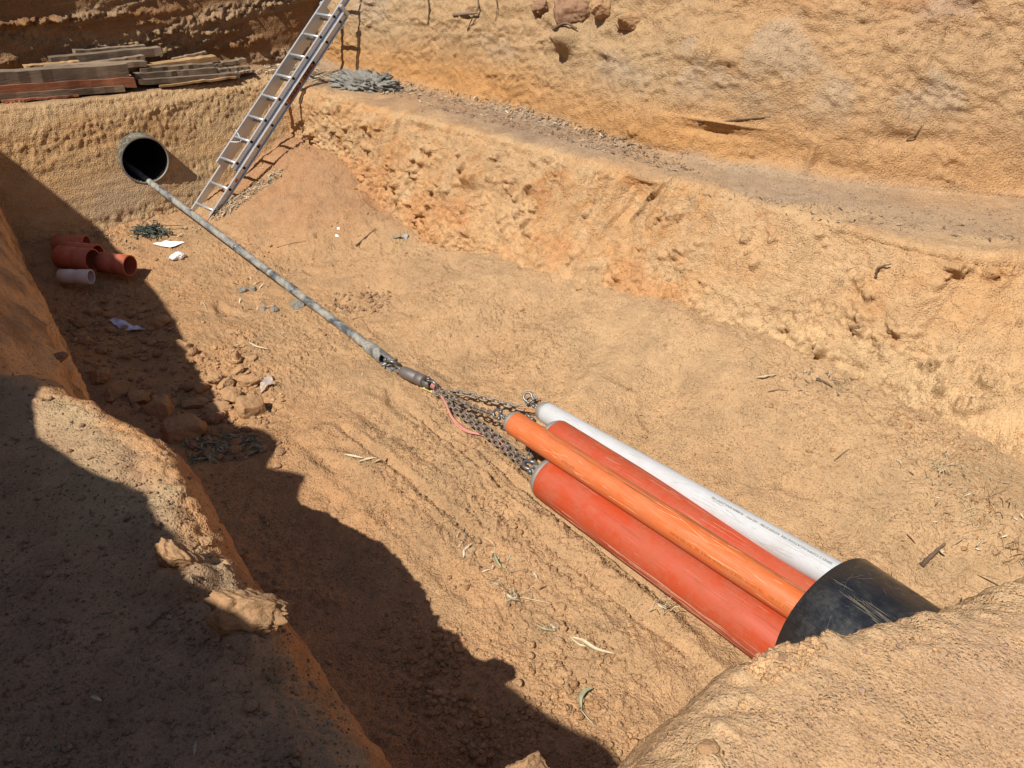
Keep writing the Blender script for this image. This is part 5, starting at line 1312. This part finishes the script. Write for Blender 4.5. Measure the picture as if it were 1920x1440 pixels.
bank_scatter('bank_stones', [(1380, 1250), (1400, 1232), (1480, 1190), (1560, 1178), (1540, 1230), (1440, 1290)], 260, -5.1, SAND*1.1, 22, 1.2)
bank_scatter('bank_stones', [(0, 660), (110, 700), (330, 840), (400, 960), (560, 1200), (720, 1440), (0, 1440)], 200, -5.0, C(.42, .28, .17), 23, 1.2)
bank_scatter('rubble', [(90, 560), (250, 540), (350, 640), (420, 720), (560, 850), (420, 870), (330, 830), (200, 750)], 420, -4.1, C(.46, .28, .15), 24)
bank_scatter('rubble', [(360, 640), (480, 660), (540, 760), (480, 800), (380, 700)], 120, -4.3, SAND, 25)
bank_scatter('rubble', [(620, 540), (730, 545), (740, 590), (620, 580)], 60, -4.3, C(.40, .25, .14), 26)
# litter : little curved leaves and twigs
def litter(name, regions, seed):
    rg = np.random.default_rng(seed); V = []; F = []; CC = []; nb = 0
    for (poly, n, ll, cset) in regions:
        pp = np.array(poly, float); x0, y0 = pp.min(0); x1, y1 = pp.max(0); c0 = 0; k = 0
        while c0 < n and k < n*8:
            k += 1; px, py = rg.uniform(x0, x1), rg.uniform(y0, y1); c = False; j = len(pp)-1
            for i in range(len(pp)):
                if ((pp[i, 1] > py) != (pp[j, 1] > py)) and (px < (pp[j, 0]-pp[i, 0])*(py-pp[i, 1])/(pp[j, 1]-pp[i, 1]+1e-9)+pp[i, 0]): c = not c
                j = i
            if not c: continue
            h_, n_ = hit(px, py); c0 += 1
            p = np.array(h_)+UP*(.004+.02*rg.random()); t = rg.random()*6.28; l_ = ll*(.4+.9*rg.random()); w_ = l_*rg.choice([.04, .12, .2])
            d = np.array([math.cos(t), math.sin(t), rg.normal()*.25]); s = np.array([-math.sin(t), math.cos(t), rg.normal()*.3])
            for q_, ww in ((-.5, .15), (-.2, 1), (.15, .9), (.5, .1)):
                arch = UP*(.15*l_*(.25-q_*q_))
                V += [p+d*l_*q_+s*w_*ww*.5+arch, p+d*l_*q_-s*w_*ww*.5+arch]
            for q_ in range(3): F.append((nb+q_*2, nb+q_*2+1, nb+q_*2+3, nb+q_*2+2))
            nb += 8; cc_ = np.array(cset[rg.integers(0, len(cset))])*rg.uniform(.7, 1.2); CC += [cc_]*8
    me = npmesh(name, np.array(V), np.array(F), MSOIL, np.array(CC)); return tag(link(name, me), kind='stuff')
pale = [(.52, .44, .30), (.44, .34, .22), (.36, .24, .15), (.60, .52, .38)]; drk = [(.20, .14, .10), (.30, .21, .14), (.26, .18, .12), (.46, .38, .27)]; grn = [(.16, .17, .11), (.26, .24, .17), (.36, .32, .22)]
litter('leaf_litter', [([(478, 140), (500, 122), (570, 125), (640, 140), (650, 152), (560, 158), (520, 140)], 900, .08, pale),
                       ([(395, 412), (402, 396), (440, 372), (470, 348), (530, 318), (535, 326), (480, 362), (440, 395), (405, 416)], 420, .07, pale),
                       ([(700, 165), (745, 150), (980, 200), (1200, 270), (1320, 330), (1260, 322), (1000, 250), (820, 205)], 1500, .055, drk),
                       ([(700, 165), (745, 150), (980, 200), (1200, 270), (1240, 290), (1000, 230), (820, 195)], 160, .07, pale),
                       ([(700, 160), (740, 155), (745, 178), (712, 178)], 120, .06, pale),
                       ([(340, 830), (480, 815), (500, 850), (360, 870)], 150, .10, grn),
                       ([(250, 430), (380, 425), (360, 447), (240, 448)], 110, .07, pale),
                       ([(150, 420), (240, 450), (270, 480), (180, 450)], 110, .05, drk+pale),
                       ([(420, 500), (530, 500), (560, 590), (480, 600), (440, 570)], 45, .07, pale),
                       ([(640, 540), (730, 540), (735, 580), (600, 590)], 60, .06, drk),
                       ([(1440, 690), (1600, 700), (1650, 760), (1500, 740)], 70, .05, drk),
                       ([(1660, 850), (1920, 900), (1920, 1090), (1760, 1000)], 110, .045, drk+pale),
                       ([(840, 980), (1000, 1060), (1080, 1230), (980, 1150), (860, 1040)], 70, .05, pale),
                       ([(300, 420), (1400, 600), (1500, 900), (700, 800)], 160, .035, pale),
                       ([(1220, 340), (1920, 440), (1920, 465), (1400, 400)], 160, .05, drk),
                       ([(0, 700), (300, 900), (500, 1440), (0, 1440)], 26, .035, grn)], 31)
